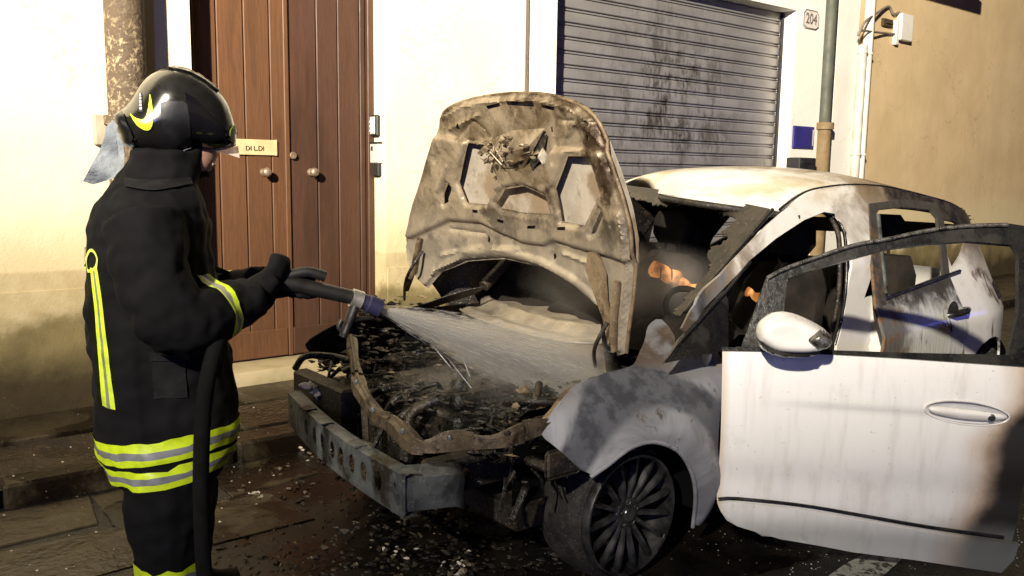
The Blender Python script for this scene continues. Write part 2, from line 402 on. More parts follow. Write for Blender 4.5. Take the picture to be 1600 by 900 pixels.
MB().box((mid-.022, DY-.012, DZ0+.012), (mid+.012, DY+.003, DTOP)).build('astragal', M_WOOD, door, bevel=.005)
for a, b, mt in ((DX0+.075, mid-.026, M_WOOD), (mid+.014, DX1-.055, M_WOODR)):
    MB().box((a, DY-.010, DZ0+.015), (b, DY+.002, DZ0+.20)).build('kick_board', mt, door, bevel=.006)
M_BRASS = simple('worn_brass', (.52, .40, .28), (.36, .27, .18), 20, .38, .75, .1)
for px in (412, 486):
    c = atY(px, 269, DY)
    k = MB().lathe([(.0, -.075), (.017, -.075), (.027, -.066), (.031, -.052), (.027, -.040), (.013, -.033), (.011, -.012), (.024, -.008), (.026, .004)], (c[0], DY, c[2]), (0, 1, 0), 24).build('door_knob', M_BRASS, door, 60)
c = atY(457, 243, DY)
MB().lathe([(.0, -.014), (.02, -.014), (.024, -.009), (.024, .004)], (c[0], DY-.006, c[2]), (0, 1, 0), 20).box((c[0]-.003, DY-.0225, c[2]-.010), (c[0]+.003, DY-.018, c[2]+.008)).build('door_lock', M_BRASS, door, 40)
a = atY(372, 217, DY); b = atY(432, 243, DY)
M_CARD = simple('aged_card', (.60, .46, .26), (.50, .37, .19), 9, .6, 0, .08)
MB().box((a[0]-.03, DY-.006, b[2]+.004), (b[0], DY+.002, a[2])).box((a[0]-.03, DY-.011, b[2]), (b[0]-.004, DY-.0062, b[2]+.012)).box((b[0]-.014, DY-.012, b[2]-.002), (b[0]+.002, DY-.0062, a[2]+.002)).build('name_plate', M_CARD, door, bevel=.002)
M_INK = simple('dark_ink', (.03, .025, .015), None, 30, .7, 0, .0)
c = atY(397, 232, DY); place_text('name_lettering', 'DI L.DI', .042, (c[0]+.002, DY-.008, c[2]), (1, 0, 0), (0, 0, 1), M_INK, door)
# ---------------------------------------------------------------- garage front
garage = empty('garage_front', (6.2, W, .1)); tag(garage, 'white garage front with a closed grey roller shutter and house number', 'garage')
wallbox('wall', (4.33, W-.03, .0), (GX0, W+.5, 6.5), M_WHITE, garage)
wallbox('wall', (GX1, W-.03, .0), (8.34, W+.5, 6.5), M_WHITE, garage)
wallbox('wall', (GX0, W-.03, GTOP), (GX1, W+.5, 6.5), M_WHITE, garage)
def m_shutter():
    k = NT('galvanised_shutter'); x, y, z = k.xyz(); w = k.xyz(k.map(scale=(1, 1, 1)))
    geo = k.n('ShaderNodeNewGeometry').outputs['Position']
    c = k.mix(k.ramp(k.noise(2.2, 5, vec=k.map(scale=(1, 1, 3), vec=geo)), .3, .7), (.29, .275, .268), (.36, .345, .335))
    n = k.math('ADD', k.math('MULTIPLY', k.noise(3, 7, .7, vec=k.map(scale=(1.2, 1, 1.0), vec=geo, loc=(1.3, 0, .4)), dist=.6), .6), k.math('MULTIPLY', k.noise(9, 5, .7, vec=k.map(scale=(3.0, 1, .5), vec=geo)), .4))
    soot = k.math('MULTIPLY', k.ramp(k.dist((6.2, 5.4, 2.1), vec=geo, scale=(.75, .2, .8)), .15, 1.05, 1, 0), k.ramp(n, .44, .62))
    run = k.noise(12, 6, .7, vec=k.map(scale=(3, 1, .35), vec=geo)); soot = k.math('MAXIMUM', soot, k.math('MULTIPLY', k.ramp(run, .58, .72), .45))
    c = k.mix(soot, c, (.045, .038, .036))
    return k.done(c, k.ramp(soot, 0, 1, .42, .6), .55, k.bump(k.noise(90, 3, vec=geo), .12, .003), .5)
M_SHUT = m_shutter(); SY = W-.03+.175; PIT = .1121
shutter = MB().box((GX0-.03, SY+.03, .1), (GX1+.03, SY+.05, GTOP)).build('roller_shutter', simple('dark_steel', (.05, .05, .055), None, 9, .5, .8), garage)
prof = [(.0, .020), (.002, .002), (.006, -.001), (.040, -.004), (.074, -.001), (.078, .002), (.0795, .020), (.0895, .020), (.091, .006), (.0975, .006), (.099, .020), (.1121, .020)]
me = None; nsl = int((GTOP-.12)/PIT)+1; z0 = atY(887, 15.5, SY)[2]; ks = int((z0-.12)/PIT)
for i in range(nsl+1):
    zb = z0-ks*PIT+i*PIT-.092
    if zb+PIT > GTOP+.05 or zb < .09: continue
    if me is None:
        m = MB(); V = [(xx-6.0, yy, zz) for xx in (GX0-.02, GX1+.02) for zz, yy in prof]; n = len(prof)
        m.add(V, [(j, j+1, n+j+1, n+j) for j in range(n-1)]); s = m.build('slat', M_SHUT, None, smooth=20, fix=False); me = s.data; s.parent = shutter
    else: s = raw('slat', me, M_SHUT, shutter)
    s.location = tuple(np.array((6.0, SY, zb))-origin(shutter))
for xx in (GX0, GX1-.03): MB().box((xx+.001, SY-.035, .1), (xx+.029, SY-.004, GTOP-.002)).build('guide_rail', MATS['dark_steel'], shutter, bevel=.003)
# number plaque
M_PLAQ = simple('enamel_plaque', (.66, .62, .56), (.58, .54, .49), 14, .35, 0, .05); GY = W-.03
pa = atY(1254, 16, GY); pb = atY(1277, 48, GY); x0, x1, z1, z0_ = pa[0], pb[0], pa[2]+.02, pb[2]
oct_ = [(x0+.04, z1), (x1-.04, z1), (x1, z1-.04), (x1, z0_+.03), (x1-.05, z0_), (x0+.05, z0_), (x0, z0_+.03), (x0, z1-.04)]
pq = panel('number_plaque', oct_, lambda u, v: (u, GY-.012, v), M_PLAQ, garage, step=.05, thick=.01)
M_GREYINK = simple('grey_enamel', (.16, .13, .12), None, 30, .5, 0, .0)
MB().tube([(u, GY-.016, v) for u, v in (np.array(oct_)-np.mean(oct_, 0))*.93+np.mean(oct_, 0)], .0035, 6, closed=True).build('plaque_rim', M_GREYINK, pq)
place_text('number', '204', .145, ((x0+x1)/2, GY-.0175, (z0_+z1)/2), (1, 0, 0), (0, 0, 1), M_GREYINK, pq, sx=.92)
# ---------------------------------------------------------------- neighbour
nb = empty('neighbour_house', (12, W+.06, .1)); tag(nb, 'beige plastered neighbouring house front beyond the garage, soot marked low down', 'house')
wallbox('wall', (8.34, W+.06, .0), (30, W+.5, 7.5), M_BEIGE, nb)
wallbox('corner_strip', (8.60, W+.015, .0), (9.02, W+.059, 7.5), M_WHITE, nb)
MB().box((7.2, W-.54, 3.78), (10.73, W+.058, 3.94)).build('balcony_slab', M_WHITE, nb, bevel=.01)
MB().box((9.05, W+.03, .0), (30, W+.0585, .62)).build('base_course', M_BEIGE, nb, bevel=.006)
# ---------------------------------------------------------------- pipes and boxes on the walls
def m_pipe():
    k = NT('mottled_cement_pipe'); f = k.ramp(k.noise(34, 5, .7), .50, .60); g = k.ramp(k.noise(3, 3), .3, .7)
    c = k.mix(k.math('MULTIPLY', f, g), (.10, .072, .046), (.46, .36, .22)); return k.done(c, .75, 0, k.bump(k.noise(45, 6), .8, .012), .3)
M_PIPE = m_pipe(); px0 = atY(163, 60, W-.11)[0]; px1 = atY(227, 60, W-.11)[0]; pr = (px1-px0)/2*.97; pc = (px0+px1)/2
pipe = empty('downpipe', (pc, W-.11, .1)); tag(pipe, 'thick mottled brown cement downpipe between firefighter and plank door', 'downpipe', 'downpipes on the fronts')
zj = atY(165, 180, W-.11)[2]
MB().lathe([(pr, zj-.02), (pr, 6.0)], (pc, W-.11, 0), (0, 0, 1), 32, True).build('upper_pipe', M_PIPE, pipe)
MB().lathe([(pr*1.08, .1), (pr*1.08, zj-.05), (pr*1.22, zj-.05), (pr*1.22, zj), (pr*1.02, zj)], (pc, W-.11, 0), (0, 0, 1), 32, True).build('lower_pipe', M_PIPE, pipe)
MB().box((px0-.055, W-.05, zj-.16), (px0+.02, W-.002, zj+.005)).build('wall_clamp', simple('grey_plaster', (.45, .40, .30), None, 9, .8), pipe, bevel=.005)
M_WPVC = simple('white_conduit', (.72, .69, .62), (.66, .63, .56), 6, .45, 0, .05)
def conduit(name, X, r, z0, z1, mat, label, cat, Y=None, group=None):
    Y = Y if Y is not None else W-r-.02
    e = empty(name, (X, Y, z0)); MB().lathe([(r, z0), (r, z1)], (X, Y, 0), (0, 0, 1), 20, True).build('tube', mat, e)
    for z in np.arange(z0+.5, z1, 1.1): MB().lathe([(r, z-.01), (r*1.2, z-.01), (r*1.2, z+.012), (r, z+.012)], (X, Y, 0), (0, 0, 1), 20).box((X-r*.5, Y, z-.01), (X+r*.5, Y+r+.03, z+.012)).build('clip', mat, e)
    return tag(e, label, cat, group)
cx_ = atY(814, 100, W-.05)[0]; conduit('conduit', cx_, .032, .1, 6, M_WPVC, 'thin white conduit beside the shutter above the raised hood', 'conduit', W-.058, 'conduits on the fronts')
M_IRON = simple('green_grey_iron', (.095, .10, .078), (.07, .075, .06), 7, .6, .2, .2)
dpx = atY(1296, 60, W-.06)[0]; dp = empty('downpipe', (dpx, W-.06, .1)); tag(dp, 'dark green grey downpipe with rusty lower sleeve right of the shutter', 'downpipe', 'downpipes on the fronts')
zq = atY(1290, 192, W-.06)[2]
MB().lathe([(.062, zq-.02), (.062, 6)], (dpx, W-.06, 0), (0, 0, 1), 24, True).build('upper_pipe', M_IRON, dp)
MB().lathe([(.075, .1), (.075, zq-.07), (.10, zq-.07), (.10, zq), (.065, zq)], (dpx, W-.06, 0), (0, 0, 1), 24, True).build('lower_pipe', simple('rusty_cast_iron', (.23, .165, .085), (.17, .11, .05), 6, .7, .1, .3), dp)
wpx = atY(1353, 100, W-.0)[0]; conduit('conduit', wpx, .055, .1, 6, M_WPVC, 'wide white conduit beside the loose cables on the beige front', 'conduit', W-.005, 'conduits on the fronts')
jx = atY(1340, 120, W+.01)[0]; conduit('conduit', jx, .05, .1, atY(1340, 70, W)[2], simple('grey_conduit', (.55, .54, .47), None, 6, .5), 'grey square jointed conduit between the downpipe and wide white conduit', 'conduit', W-.03, 'conduits on the fronts')
NY = W+.06
# junction box with loose cables
a = atY(1408, 20, NY-.05); b = atY(1424, 66, NY-.05)
jb = empty('junction_box', (a[0], NY, b[2])); tag(jb, 'small white junction box with cables on the beige front', 'junction box')
MB().box((a[0], NY-.07, b[2]), (b[0]-.02, NY, a[2])).build('housing', M_WPVC, jb, bevel=.008); MB().box((a[0]-.07, NY-.05, b[2]-.06), (a[0]-.002, NY, b[2]+.22)).build('cover', M_WPVC, jb, bevel=.008)
def P(px, py, Y): return tuple(atY(px, py, Y))
M_CABLE = simple('weathered_cable', (.22, .19, .15), (.15, .13, .10), 14, .6)
def cable(pts, r, label):
    q = smooth_path([np.array(p) for p in pts], 6); tag(MB().tube(q, r, 8).build('cable', M_CABLE, None, 60), label, 'cable', 'cables on the front')
def smooth_path(P_, n=6):
    P_ = [np.array(p, float) for p in P_]; Q = [P_[0]]+P_+[P_[-1]]; o = []
    for i in range(1, len(Q)-2):
        for k in range(n):
            t = k/n; o.append(.5*((2*Q[i])+(-Q[i-1]+Q[i+1])*t+(2*Q[i-1]-5*Q[i]+4*Q[i+1]-Q[i+2])*t*t+(-Q[i-1]+3*Q[i]-3*Q[i+1]+Q[i+2])*t**3))
    o.append(P_[-1]); return o
cable([P(1341, 54, W-.09), P(1352, 34, W-.09), P(1368, 22, W-.02), P(1388, 10, NY-.03), P(1396, 22, NY-.03), P(1405, 19, NY-.03)], .014, 'upper loose cable looping from conduit to white junction box')
cable([P(1341, 56, W-.09), P(1346, 48, W-.09), P(1366, 50, W-.03), P(1385, 52, NY-.03), P(1404, 54, NY-.03)], .013, 'lower loose cable running level to white junction box')
a = atY(1377, 24, NY); b = atY(1391, 44, NY)
sb = empty('switch_box', (a[0], NY, b[2])); tag(sb, 'small beige box on the beige front below the loose cable', 'wall box')
MB().box((a[0], NY-.035, b[2]), (b[0], NY, a[2]-.03)).build('housing', M_BEIGE, sb, bevel=.008); MB().box((a[0]+.03, NY-.055, b[2]+.03), (b[0]-.03, NY-.036, a[2]-.07)).build('cover', M_BEIGE, sb, bevel=.006)
# blue plate on the right pilaster
a = atY(1241, 196, GY-.02); b = atY(1271, 233, GY-.02)
M_BLUE = simple('blue_enamel', (.035, .030, .20), (.028, .024, .15), 8, .4, 0, .05)
mp = empty('meter_cover', ((a[0]+b[0])/2, GY, b[2])); tag(mp, 'dark blue square meter cover on the white garage pilaster', 'meter cover')
MB().box((a[0], GY-.02, b[2]), (b[0], GY, a[2])).build('plate', M_BLUE, mp, bevel=.006)
for i in range(9):
    z = b[2]+.025+i*(a[2]-b[2]-.05)/8; MB().box((a[0]+.03, GY-.025, z-.004), (b[0]-.05, GY-.0202, z+.004)).build('louvre', M_BLUE, mp)
MB().box((b[0]-.03, GY-.027, b[2]+.03), (b[0]-.015, GY-.0202, a[2]-.03)).build('rim', simple('pale_rim', (.4, .38, .36), None, 9, .5), mp)
a = atY(1239, 246, GY-.08); b = atY(1268, 268, GY-.08)
M_BLK = simple('black_plastic', (.012, .012, .012), (.02, .019, .018), 12, .45, 0, .05)
bx = empty('letter_box', ((a[0]+b[0])/2, GY, b[2])); tag(bx, 'black letter box low on the garage pilaster, just above the car roof', 'letter box')
m = MB(); q = [(a[0], GY-.16), (b[0]-.05, GY-.16), (b[0], GY-.001), (a[0], GY-.001)]
m.add([(u, v, z) for z in (b[2]-.12, a[2]) for u, v in q], [(3, 2, 1, 0), (4, 5, 6, 7), (0, 1, 5, 4), (1, 2, 6, 5), (2, 3, 7, 6), (3, 0, 4, 7)]).build('housing', M_BLK, bx, bevel=.01)
MB().box((a[0]+.03, GY-.168, a[2]-.06), (b[0]-.08, GY-.1605, a[2]-.035)).build('slot_flap', M_BLK, bx, bevel=.002)
# door bells right of the wooden door
M_SILV = simple('pale_metal_plate', (.62, .58, .55), (.55, .50, .47), 12, .4, .2, .05)
# (both are screwed to the door reveal and face the doorway)
def rev(px, py): return at(px, py, 0, DX1)
a = rev(580, 180); b = rev(595, 214); y0, y1 = b[1], a[1]; z0_, z1 = rev(588, 213)[2], rev(588, 180)[2]
ic = empty('intercom', (DX1, (y0+y1)/2, z0_)); tag(ic, 'upper intercom with a black frame right of the plank door', 'intercom', 'door bells by the door')
MB().box((DX1-.03, y0, z0_), (DX1-.001, y1, z1)).build('frame', M_BLK, ic, bevel=.008); MB().box((DX1-.037, y0+.022, z0_+.014), (DX1-.0302, y1-.004, z1-.012)).build('plate', M_SILV, ic, bevel=.003)
for i in range(3): MB().box((DX1-.041, y0+.035, z0_+.03+i*.03), (DX1-.0372, y1-.02, z0_+.045+i*.03)).build('call_button', M_WPVC, ic, bevel=.002)
a = rev(584, 224); b = rev(598, 256); y0, y1 = b[1], a[1]; z0_, z1 = rev(590, 255)[2], rev(590, 222)[2]
i2 = empty('door_bell', (DX1, (y0+y1)/2, z0_)); tag(i2, 'lower pale door bell box with a dark window below the intercom', 'door bell', 'door bells by the door')
MB().box((DX1-.035, y0, z0_), (DX1-.001, y1, z1-.012)).build('housing', M_SILV, i2, bevel=.005); MB().box((DX1-.039, y1-.05, z1-.06), (DX1-.0352, y1-.025, z1-.03)).build('camera_window', M_BLK, i2, bevel=.002)
MB().box((DX1-.03, y0+.012, z0_-.088), (DX1-.001, y1-.03, z0_-.002)).build('cable_box', M_BLK, i2, bevel=.004); MB().box((DX1-.042, y0-.004, z1-.011), (DX1-.001, y1+.004, z1)).build('hood', M_BLK, i2, bevel=.003)
# blank fronts across the street close the place behind the viewer
opp = empty('opposite_houses', (4, -9, 0)); tag(opp, 'plain plastered house row across the street behind the viewer', 'house')
wallbox('wall', (-30, -9.4, 0), (40, -9, 7), M_BEIGE, opp)
# ================================================================== the burnt car
CX, CYc = 2.17, 2.83           # front axle, centre line
car = empty('burnt_car', (CX, CYc, 0)); tag(car, 'burnt out white hatchback with its bonnet raised and front door open', 'car')
def Yside(x, z):
    y = 1.92 + .07*max(0, (.42-z)/.25)**2
    if z > .74: y += .055*min(1, (z-.74)/.11)
    if z > .85: y += .47*(z-.85)
    if x < 2.02: y += .30*((2.02-x)/.75)**2
    if x > 4.7: y += .30*((x-4.7)/.8)**2
    return y
def side(px, py, Y=Yside):
    d = ray(px, py); f = lambda t: (CAM+d*t)[1]-Y(*(CAM+d*t)[[0, 2]]); ts = np.arange(1.5, 9, .02); best = (-9, 2)
    for t in ts:
        v = f(t)
        if v >= 0:
            a, b = t-.02, t
            for _ in range(30): m_ = (a+b)/2; a, b = (m_, b) if f(m_) < 0 else (a, m_)
            best = (0, b); break
        if v > best[0] and (CAM+d*t)[0] > 4: best = (v, t)
    p = CAM+d*best[1]; return np.array((p[0], p[2]))
def S(pts): return [side(*p) for p in pts]
def Ybs(x, z):                                    # the door jambs lie behind the door skins
    y = Yside(x, z); w_ = min(1, max(0, (3.92-x)/.08))*min(1, max(0, (x-2.5)/.1)); return y+w_*max(0, 2.075-y)
def SB(pts): return [side(*p, Y=Ybs) for p in pts]
def on_side(off=0.0): return lambda u, v: (u, Yside(u, v)-off, v)
# ---------------------------------------------------------------- burnt paint and metal
def m_body():
    """white paint, scorched to bare grey and soot towards the nose, over the windows and along the rear"""
    k = NT('scorched_white_paint'); x, y, z = k.xyz(); n = k.noise(3.4, 7, .62, dist=.5); n2 = k.noise(16, 6, .65); st = k.noise(5, 5, .6, vec=k.map(scale=(5, 5, .7)))
    jit = k.math('MULTIPLY', k.math('SUBTRACT', n, .5), 1.1)
    front = k.ramp(k.math('ADD', x, jit), .38, .85, 1, 0)                       # front wing
    top = k.math('MULTIPLY', k.ramp(k.math('ADD', x, jit), 1.5, 2.15), k.ramp(k.math('ADD', z, k.math('MULTIPLY', jit, .3)), .95, 1.2))   # roof rear
    rear = k.math('MULTIPLY', k.ramp(x, 1.66, 1.80), k.ramp(k.math('ADD', k.math('MULTIPLY', st, .3), k.math('MULTIPLY', n, .7)), .535, .64))
    burn = k.math('MAXIMUM', front, k.math('MAXIMUM', top, rear))
    ring = k.math('MULTIPLY', k.ramp(k.math('ADD', k.dist((0.0, -.9, .27), scale=(1, .2, 1)), k.math('MULTIPLY', jit, .10)), .50, .53, 1, 0), front); inn = k.ramp(k.math('ADD', k.dist((0.0, -.9, .27), scale=(1, .2, 1)), k.math('MULTIPLY', jit, .04)), .37, .40, 0, 1); ring = k.math('MULTIPLY', ring, inn)
    white = k.mix(k.ramp(n2, .5, .8), (.70, .685, .66), (.58, .55, .50))
    bare = k.mix(k.ramp(n, .38, .62), (.15, .155, .175), (.30, .31, .34)); bare = k.mix(k.math('MULTIPLY', k.ramp(z, .66, .80), k.ramp(n, .42, .55)), bare, (.07, .052, .038)); bare = k.mix(k.ramp(n2, .58, .68), bare, (.09, .075, .062))
    bare = k.mix(k.math('MULTIPLY', ring, .92), bare, k.mix(k.ramp(n2, .4, .6), (.035, .038, .048), (.085, .09, .108)))
    soot = k.mix(k.ramp(n2, .35, .65), (.010, .008, .007), (.05, .040, .030))
    white = k.mix(k.math('MULTIPLY', k.ramp(z, 1.30, 1.38), k.ramp(n, .40, .62, .15, .8)), white, (.46, .37, .22)); c = k.mix(front, white, bare); c = k.mix(k.math('MAXIMUM', top, rear), c, soot)
    edge = k.math('MULTIPLY', k.math('MULTIPLY', burn, k.math('SUBTRACT', 1.0, burn)), 2.6, True)
    c = k.mix(edge, c, (.17, .105, .05))
    return k.done(c, k.math('ADD', k.math('MULTIPLY', burn, .3), .26), 0, k.bump(n2, .12, .006), .5, Coat_Weight=.25, Coat_Roughness=.12)
M_BODY = m_body()
def m_burnt(name, a, b, c3, rough=.7, metal=.15, sc=5, ash=.0, bump=.5, grad=False):
    k = NT(name); n = k.noise(sc, 7, .66, dist=.6); n2 = k.noise(sc*5, 6, .65)
    c = k.mix(k.ramp(n, .36, .62), a, b); c = k.mix(k.ramp(k.noise(sc*.8, 6, .6, vec=k.map(loc=(3.3, 1.2, 5))), .50, .62), c, c3)
    c = k.mix(k.math('MULTIPLY', k.ramp(n2, .55, .7), .5), c, tuple(v*.4 for v in c3))
    if ash: c = k.mix(k.math('MULTIPLY', k.ramp(k.noise(sc*9, 4, vec=k.map(loc=(9, 2, 2))), .62, .70), ash), c, (.55, .52, .47))
    if grad:                                       # ash settled paler on the lower half
        x, y, z = k.xyz(); f = k.ramp(k.math('ADD', z, k.math('MULTIPLY', k.math('SUBTRACT', n, .5), .5)), 1.0, 1.4, .5, 0); c = k.mix(f, c, (.44, .395, .325))
    return k.done(c, k.ramp(n2, .3, .7, rough*.75, min(1, rough*1.15)), metal, k.bump(n2, bump, .006), .4)
M_HOOD = m_burnt('ash_beige_hood_metal', (.115, .084, .050), (.30, .245, .175), (.034, .020, .010), .48, .45, 6.5, .25, .45, True)
M_SKIN = m_burnt('ash_grey_hood_skin', (.31, .27, .215), (.40, .355, .295), (.22, .165, .11), .6, .2, 4.5, .1, .25)
M_STRUT = m_burnt('burnt_brown_metal', (.11, .078, .046), (.21, .155, .095), (.045, .027, .014), .65, .3, 9, .3)
M_CHAR = m_burnt('char_black', (.008, .007, .006), (.020, .016, .014), (.042, .031, .021), .55, .2, 12, .35, .9)
M_CHARW = m_burnt('wet_char_black', (.005, .005, .005), (.014, .013, .012), (.030, .024, .019), .30, .3, 14, .2, .9)
M_GREYM = m_burnt('heat_grey_steel', (.060, .068, .074), (.13, .145, .15), (.030, .024, .020), .5, .45, 8, .3, .3)
M_TRIM = m_burnt('sooty_black_trim', (.007, .007, .008), (.015, .014, .014), (.030, .028, .026), .26, .1, 9, .04, .25)
M_SOOT = simple('cabin_soot', (.009, .0075, .0065), (.020, .016, .013), 7, .9, 0, .6, 50, .15)
M_LINER = simple('wheel_well_black', (.003, .003, .0035), None, 9, 1.0, 0, .3, 40, .05)
# ---------------------------------------------------------------- front wing
FEN = [(836, 674), (866, 637), (896, 601), (945, 583), (991, 571), (1004, 540), (1012, 508), (1033, 494), (1059, 527), (1036, 569), (1078, 555), (1122, 547), (1127, 560), (1124, 650), (1117, 779), (1108, 809), (1082, 823), (1088, 779), (1081, 741), (1060, 706), (1024, 691), (987, 699), (949, 727), (924, 746)]
def Yfen(u, v):
    r = math.hypot(u-2.16, v-.22); y = Yside(u, min(v, .74))-.026*math.exp(-((r-.36)/.05)**2)
    if v > .56: y += .20*((v-.56)/.25)**2
    if v > .86: y -= .25*(v-.86)
    return y
def SF(pts): return [side(*p, Y=Yfen) for p in pts]
def fen_y(u, v): return (u, Yfen(u, v)+.004*math.sin(u*21+v*13)*math.sin(v*17), v)
fen2 = dens(SF(FEN), .03); fen2 = [(fen2[i-1]*.25+fen2[i]*.5+fen2[(i+1) % len(fen2)]*.25) for i in range(len(fen2))]
wing = panel('front_wing', fen2, fen_y, M_BODY, car, step=.022, thick=.004)
lip = [fen_y(*(side(*p, Y=Yfen))) for p in ((1082, 823), (1088, 779), (1081, 741), (1060, 706), (1024, 691), (987, 699), (949, 727), (924, 746))]
MB().tube(smooth_path(lip, 5), .008, 8).build('arch_lip', M_BODY, wing, 60)
wing_far = mirror_y(wing, 'front_wing', 0.0, M_CHAR, car)
# flange, broken headlamp bracket
tp = [fen_y(*side(*p, Y=Yfen)) for p in ((838, 676), (870, 640), (898, 606), (945, 588), (990, 577))]
MB().grid([[np.array(p), np.array(p)+(.01, .05, -.015), np.array(p)+(.02, .06, -.06)] for p in smooth_path(tp, 4)]).build('wing_flange', M_STRUT, wing)
b0 = fen_y(*side(880, 715)); MB().box((b0[0]-.05, b0[1]+.02, b0[2]-.075), (b0[0]+.10, b0[1]+.035, b0[2]+.02)).box((b0[0]-.04, b0[1]+.035, b0[2]-.06), (b0[0]+.0, b0[1]+.16, b0[2]-.03)).build('headlamp_bracket', M_CHAR, car, bevel=.012)
# wheel wells
for sgn in (-1, 1):
    for ax in (0.0, 2.65):
        c = np.array((CX+ax, CYc, .27)); prof_ = []
        rows = []
        A0, A1 = (-.25, 2.35) if ax == 0.0 else (-.25, math.pi+.25)
        for a in np.linspace(A0, A1, 22):
            q = c+np.array((.375*math.cos(a), 0, .36*math.sin(a))); rows.append([q+np.array((0, sgn*.60, 0)), q+np.array((0, sgn*.865, 0))])
        m = MB().grid(rows); n = len(m.V)
        back = [c+np.array((.375*math.cos(a), sgn*.60, .36*math.sin(a))) for a in np.linspace(A0, A1, 22)]; m.add(back, [tuple(range(22))])
        m.build('wheel_well', M_LINER, car, 60, fix=False)
# ---------------------------------------------------------------- wheels
def m_rim():
    k = NT('scorched_alloy'); n = k.noise(12, 5); c = k.mix(k.ramp(n, .35, .7), (.055, .055, .06), (.17, .17, .18)); return k.done(c, k.ramp(n, .3, .7, .2, .42), .85, k.bump(k.noise(60, 4), .15, .003))
M_RIM = m_rim(); M_TYRE = m_burnt('charred_tyre', (.007, .007, .007), (.014, .013, .012), (.03, .026, .022), .8, 0, 14, .15, .9)
def make_wheel(c, sgn, turn=0.0):
    c = np.array(c, float); w = empty('wheel', c-np.array((CX, CYc, 0))); w.parent = car
    o = np.array((0, sgn, 0.0)); R_ = .222
    MB().lathe([(R_*.94, .03), (R_*.985, .032), (R_, .024), (R_, .0), (R_*.95, -.02), (R_*.90, -.06), (R_*.88, -.19), (R_*.99, -.195), (R_*.99, -.20), (R_*.86, -.19), (R_*.86, -.06), (R_*.92, .0), (R_*.94, .03)], c, o, 48).build('rim', M_RIM, w, 40)
    MB().lathe([(R_*.90, -.02), (R_*1.005, .0), (.246, -.015), (.252, -.05), (.250, -.15), (.243, -.19), (R_*.90, -.2)], c, o, 40).build('tyre', M_TYRE, w, 50)
    MB().lathe([(.0, .018), (.026, .018), (.03, .013), (.03, .006), (.052, .006), (.058, .0), (.060, -.03), (.03, -.05)], c, o, 28).build('hub', M_RIM, w, 40)
    for i in range(5):
        a = 2*math.pi*i/5+.3; q = c+np.array((.042*math.cos(a), sgn*.002, .042*math.sin(a)))
        MB().lathe([(.0, .002), (.006, .002), (.008, .006), (.0105, .006), (.0105, .0)], q, o, 12).build('wheel_nut', M_GREYM, w, 40)
    MB().lathe([(.05, -.085), (.15, -.085), (.15, -.105), (.05, -.105)], c, o, 32).build('brake_disc', M_CHAR, w, 40)
    m = MB(); V = []
    for t in np.linspace(0, 1, 6):
        r = .050+t*(.212-.05); h = .004+.024*math.sin(t*1.9)*1.0; wd = .013-.004*math.sin(t*math.pi)
        V.append([(r, -wd, h-.022), (r, -wd*.55, h), (r, wd*.55, h), (r, wd, h-.022)])
    rings = [[np.array((p[0], p[2]*sgn, p[1])) for p in row] for row in V]; m.loft(rings)
    s = m.build('spoke', M_RIM, None, 30); me = s.data; s.parent = w
    for i in range(15):
        o_ = s if i == 0 else raw('spoke', me, M_RIM, w)
        o_.rotation_euler = (0, 2*math.pi*i/15+.2, 0)
    return w
make_wheel((CX-.005, 2.03, .255), -1); make_wheel((CX+2.65, 2.03, .25), -1); make_wheel((CX+.03, 3.63, .25), 1); make_wheel((CX+2.65, 3.63, .25), 1)
# ---------------------------------------------------------------- body side
RAIL = [(1219, 334), (1245, 313), (1270, 300), (1300, 294), (1332, 291), (1370, 292), (1405, 297), (1450, 308), (1490, 320), (1512, 334), (1523, 353)]
up = S([(1066, 512), (1080, 484), (1140, 412), (1200, 350)]+RAIL+[(1546, 384), (1555, 417), (1573, 433), (1570, 459), (1573, 520)])
xr = up[-1][0]
arch = [(4.82+.365*math.cos(a), .27+.35*math.sin(a)) for a in np.linspace(-.15, math.pi+.15, 14)]
low = [(xr-.02, .40), (xr-.12, .27), (5.22, .215)]+arch+[(4.42, .17), (2.66, .17), (2.60, .30), (2.585, .72)]
fd = SB([(1098, 492), (1150, 431), (1170, 408), (1212, 373), (1256, 344), (1288, 331), (1305, 334), (1317, 350), (1325, 376), (1326, 444), (1318, 502), (1308, 540)])
fdh = fd+[(fd[-1][0]-.03, .40), (fd[-1][0]-.10, .27), (2.76, .26), (2.70, .36), (2.68, .70)]
RW = [(1367, 334), (1372, 327), (1410, 323), (1452, 328), (1462, 340), (1469, 398), (1472, 428), (1425, 446), (1381, 463), (1374, 400)]
QW = [(1475, 343), (1490, 346), (1508, 358), (1509, 368), (1501, 398), (1488, 419), (1481, 400)]
RWo = [(1361, 338), (1366, 321), (1410, 317), (1456, 322), (1466, 336), (1473, 398), (1476, 432), (1425, 452), (1376, 470), (1369, 400)]
bs = panel('body_side', up+low, lambda u, v: (u, Ybs(u, v), v), M_BODY, car, holes=[fdh, S(RWo), S(QW)], step=.035, thick=.012)
bs_far = mirror_y(bs, 'body_side', 0.0, M_CHAR, car)
# dark door-shut seals round the front doorway
MB().tube(smooth_path([(u, Ybs(u, v)+.012, v) for u, v in fd[1:]], 4), .009, 8).build('door_seal', M_TRIM, bs, 60)
MB().tube(smooth_path([(u, Ybs(u, v)+.045, v) for u, v in fd[1:]], 4), .012, 8).build('inner_trim', M_CHAR, bs, 60)
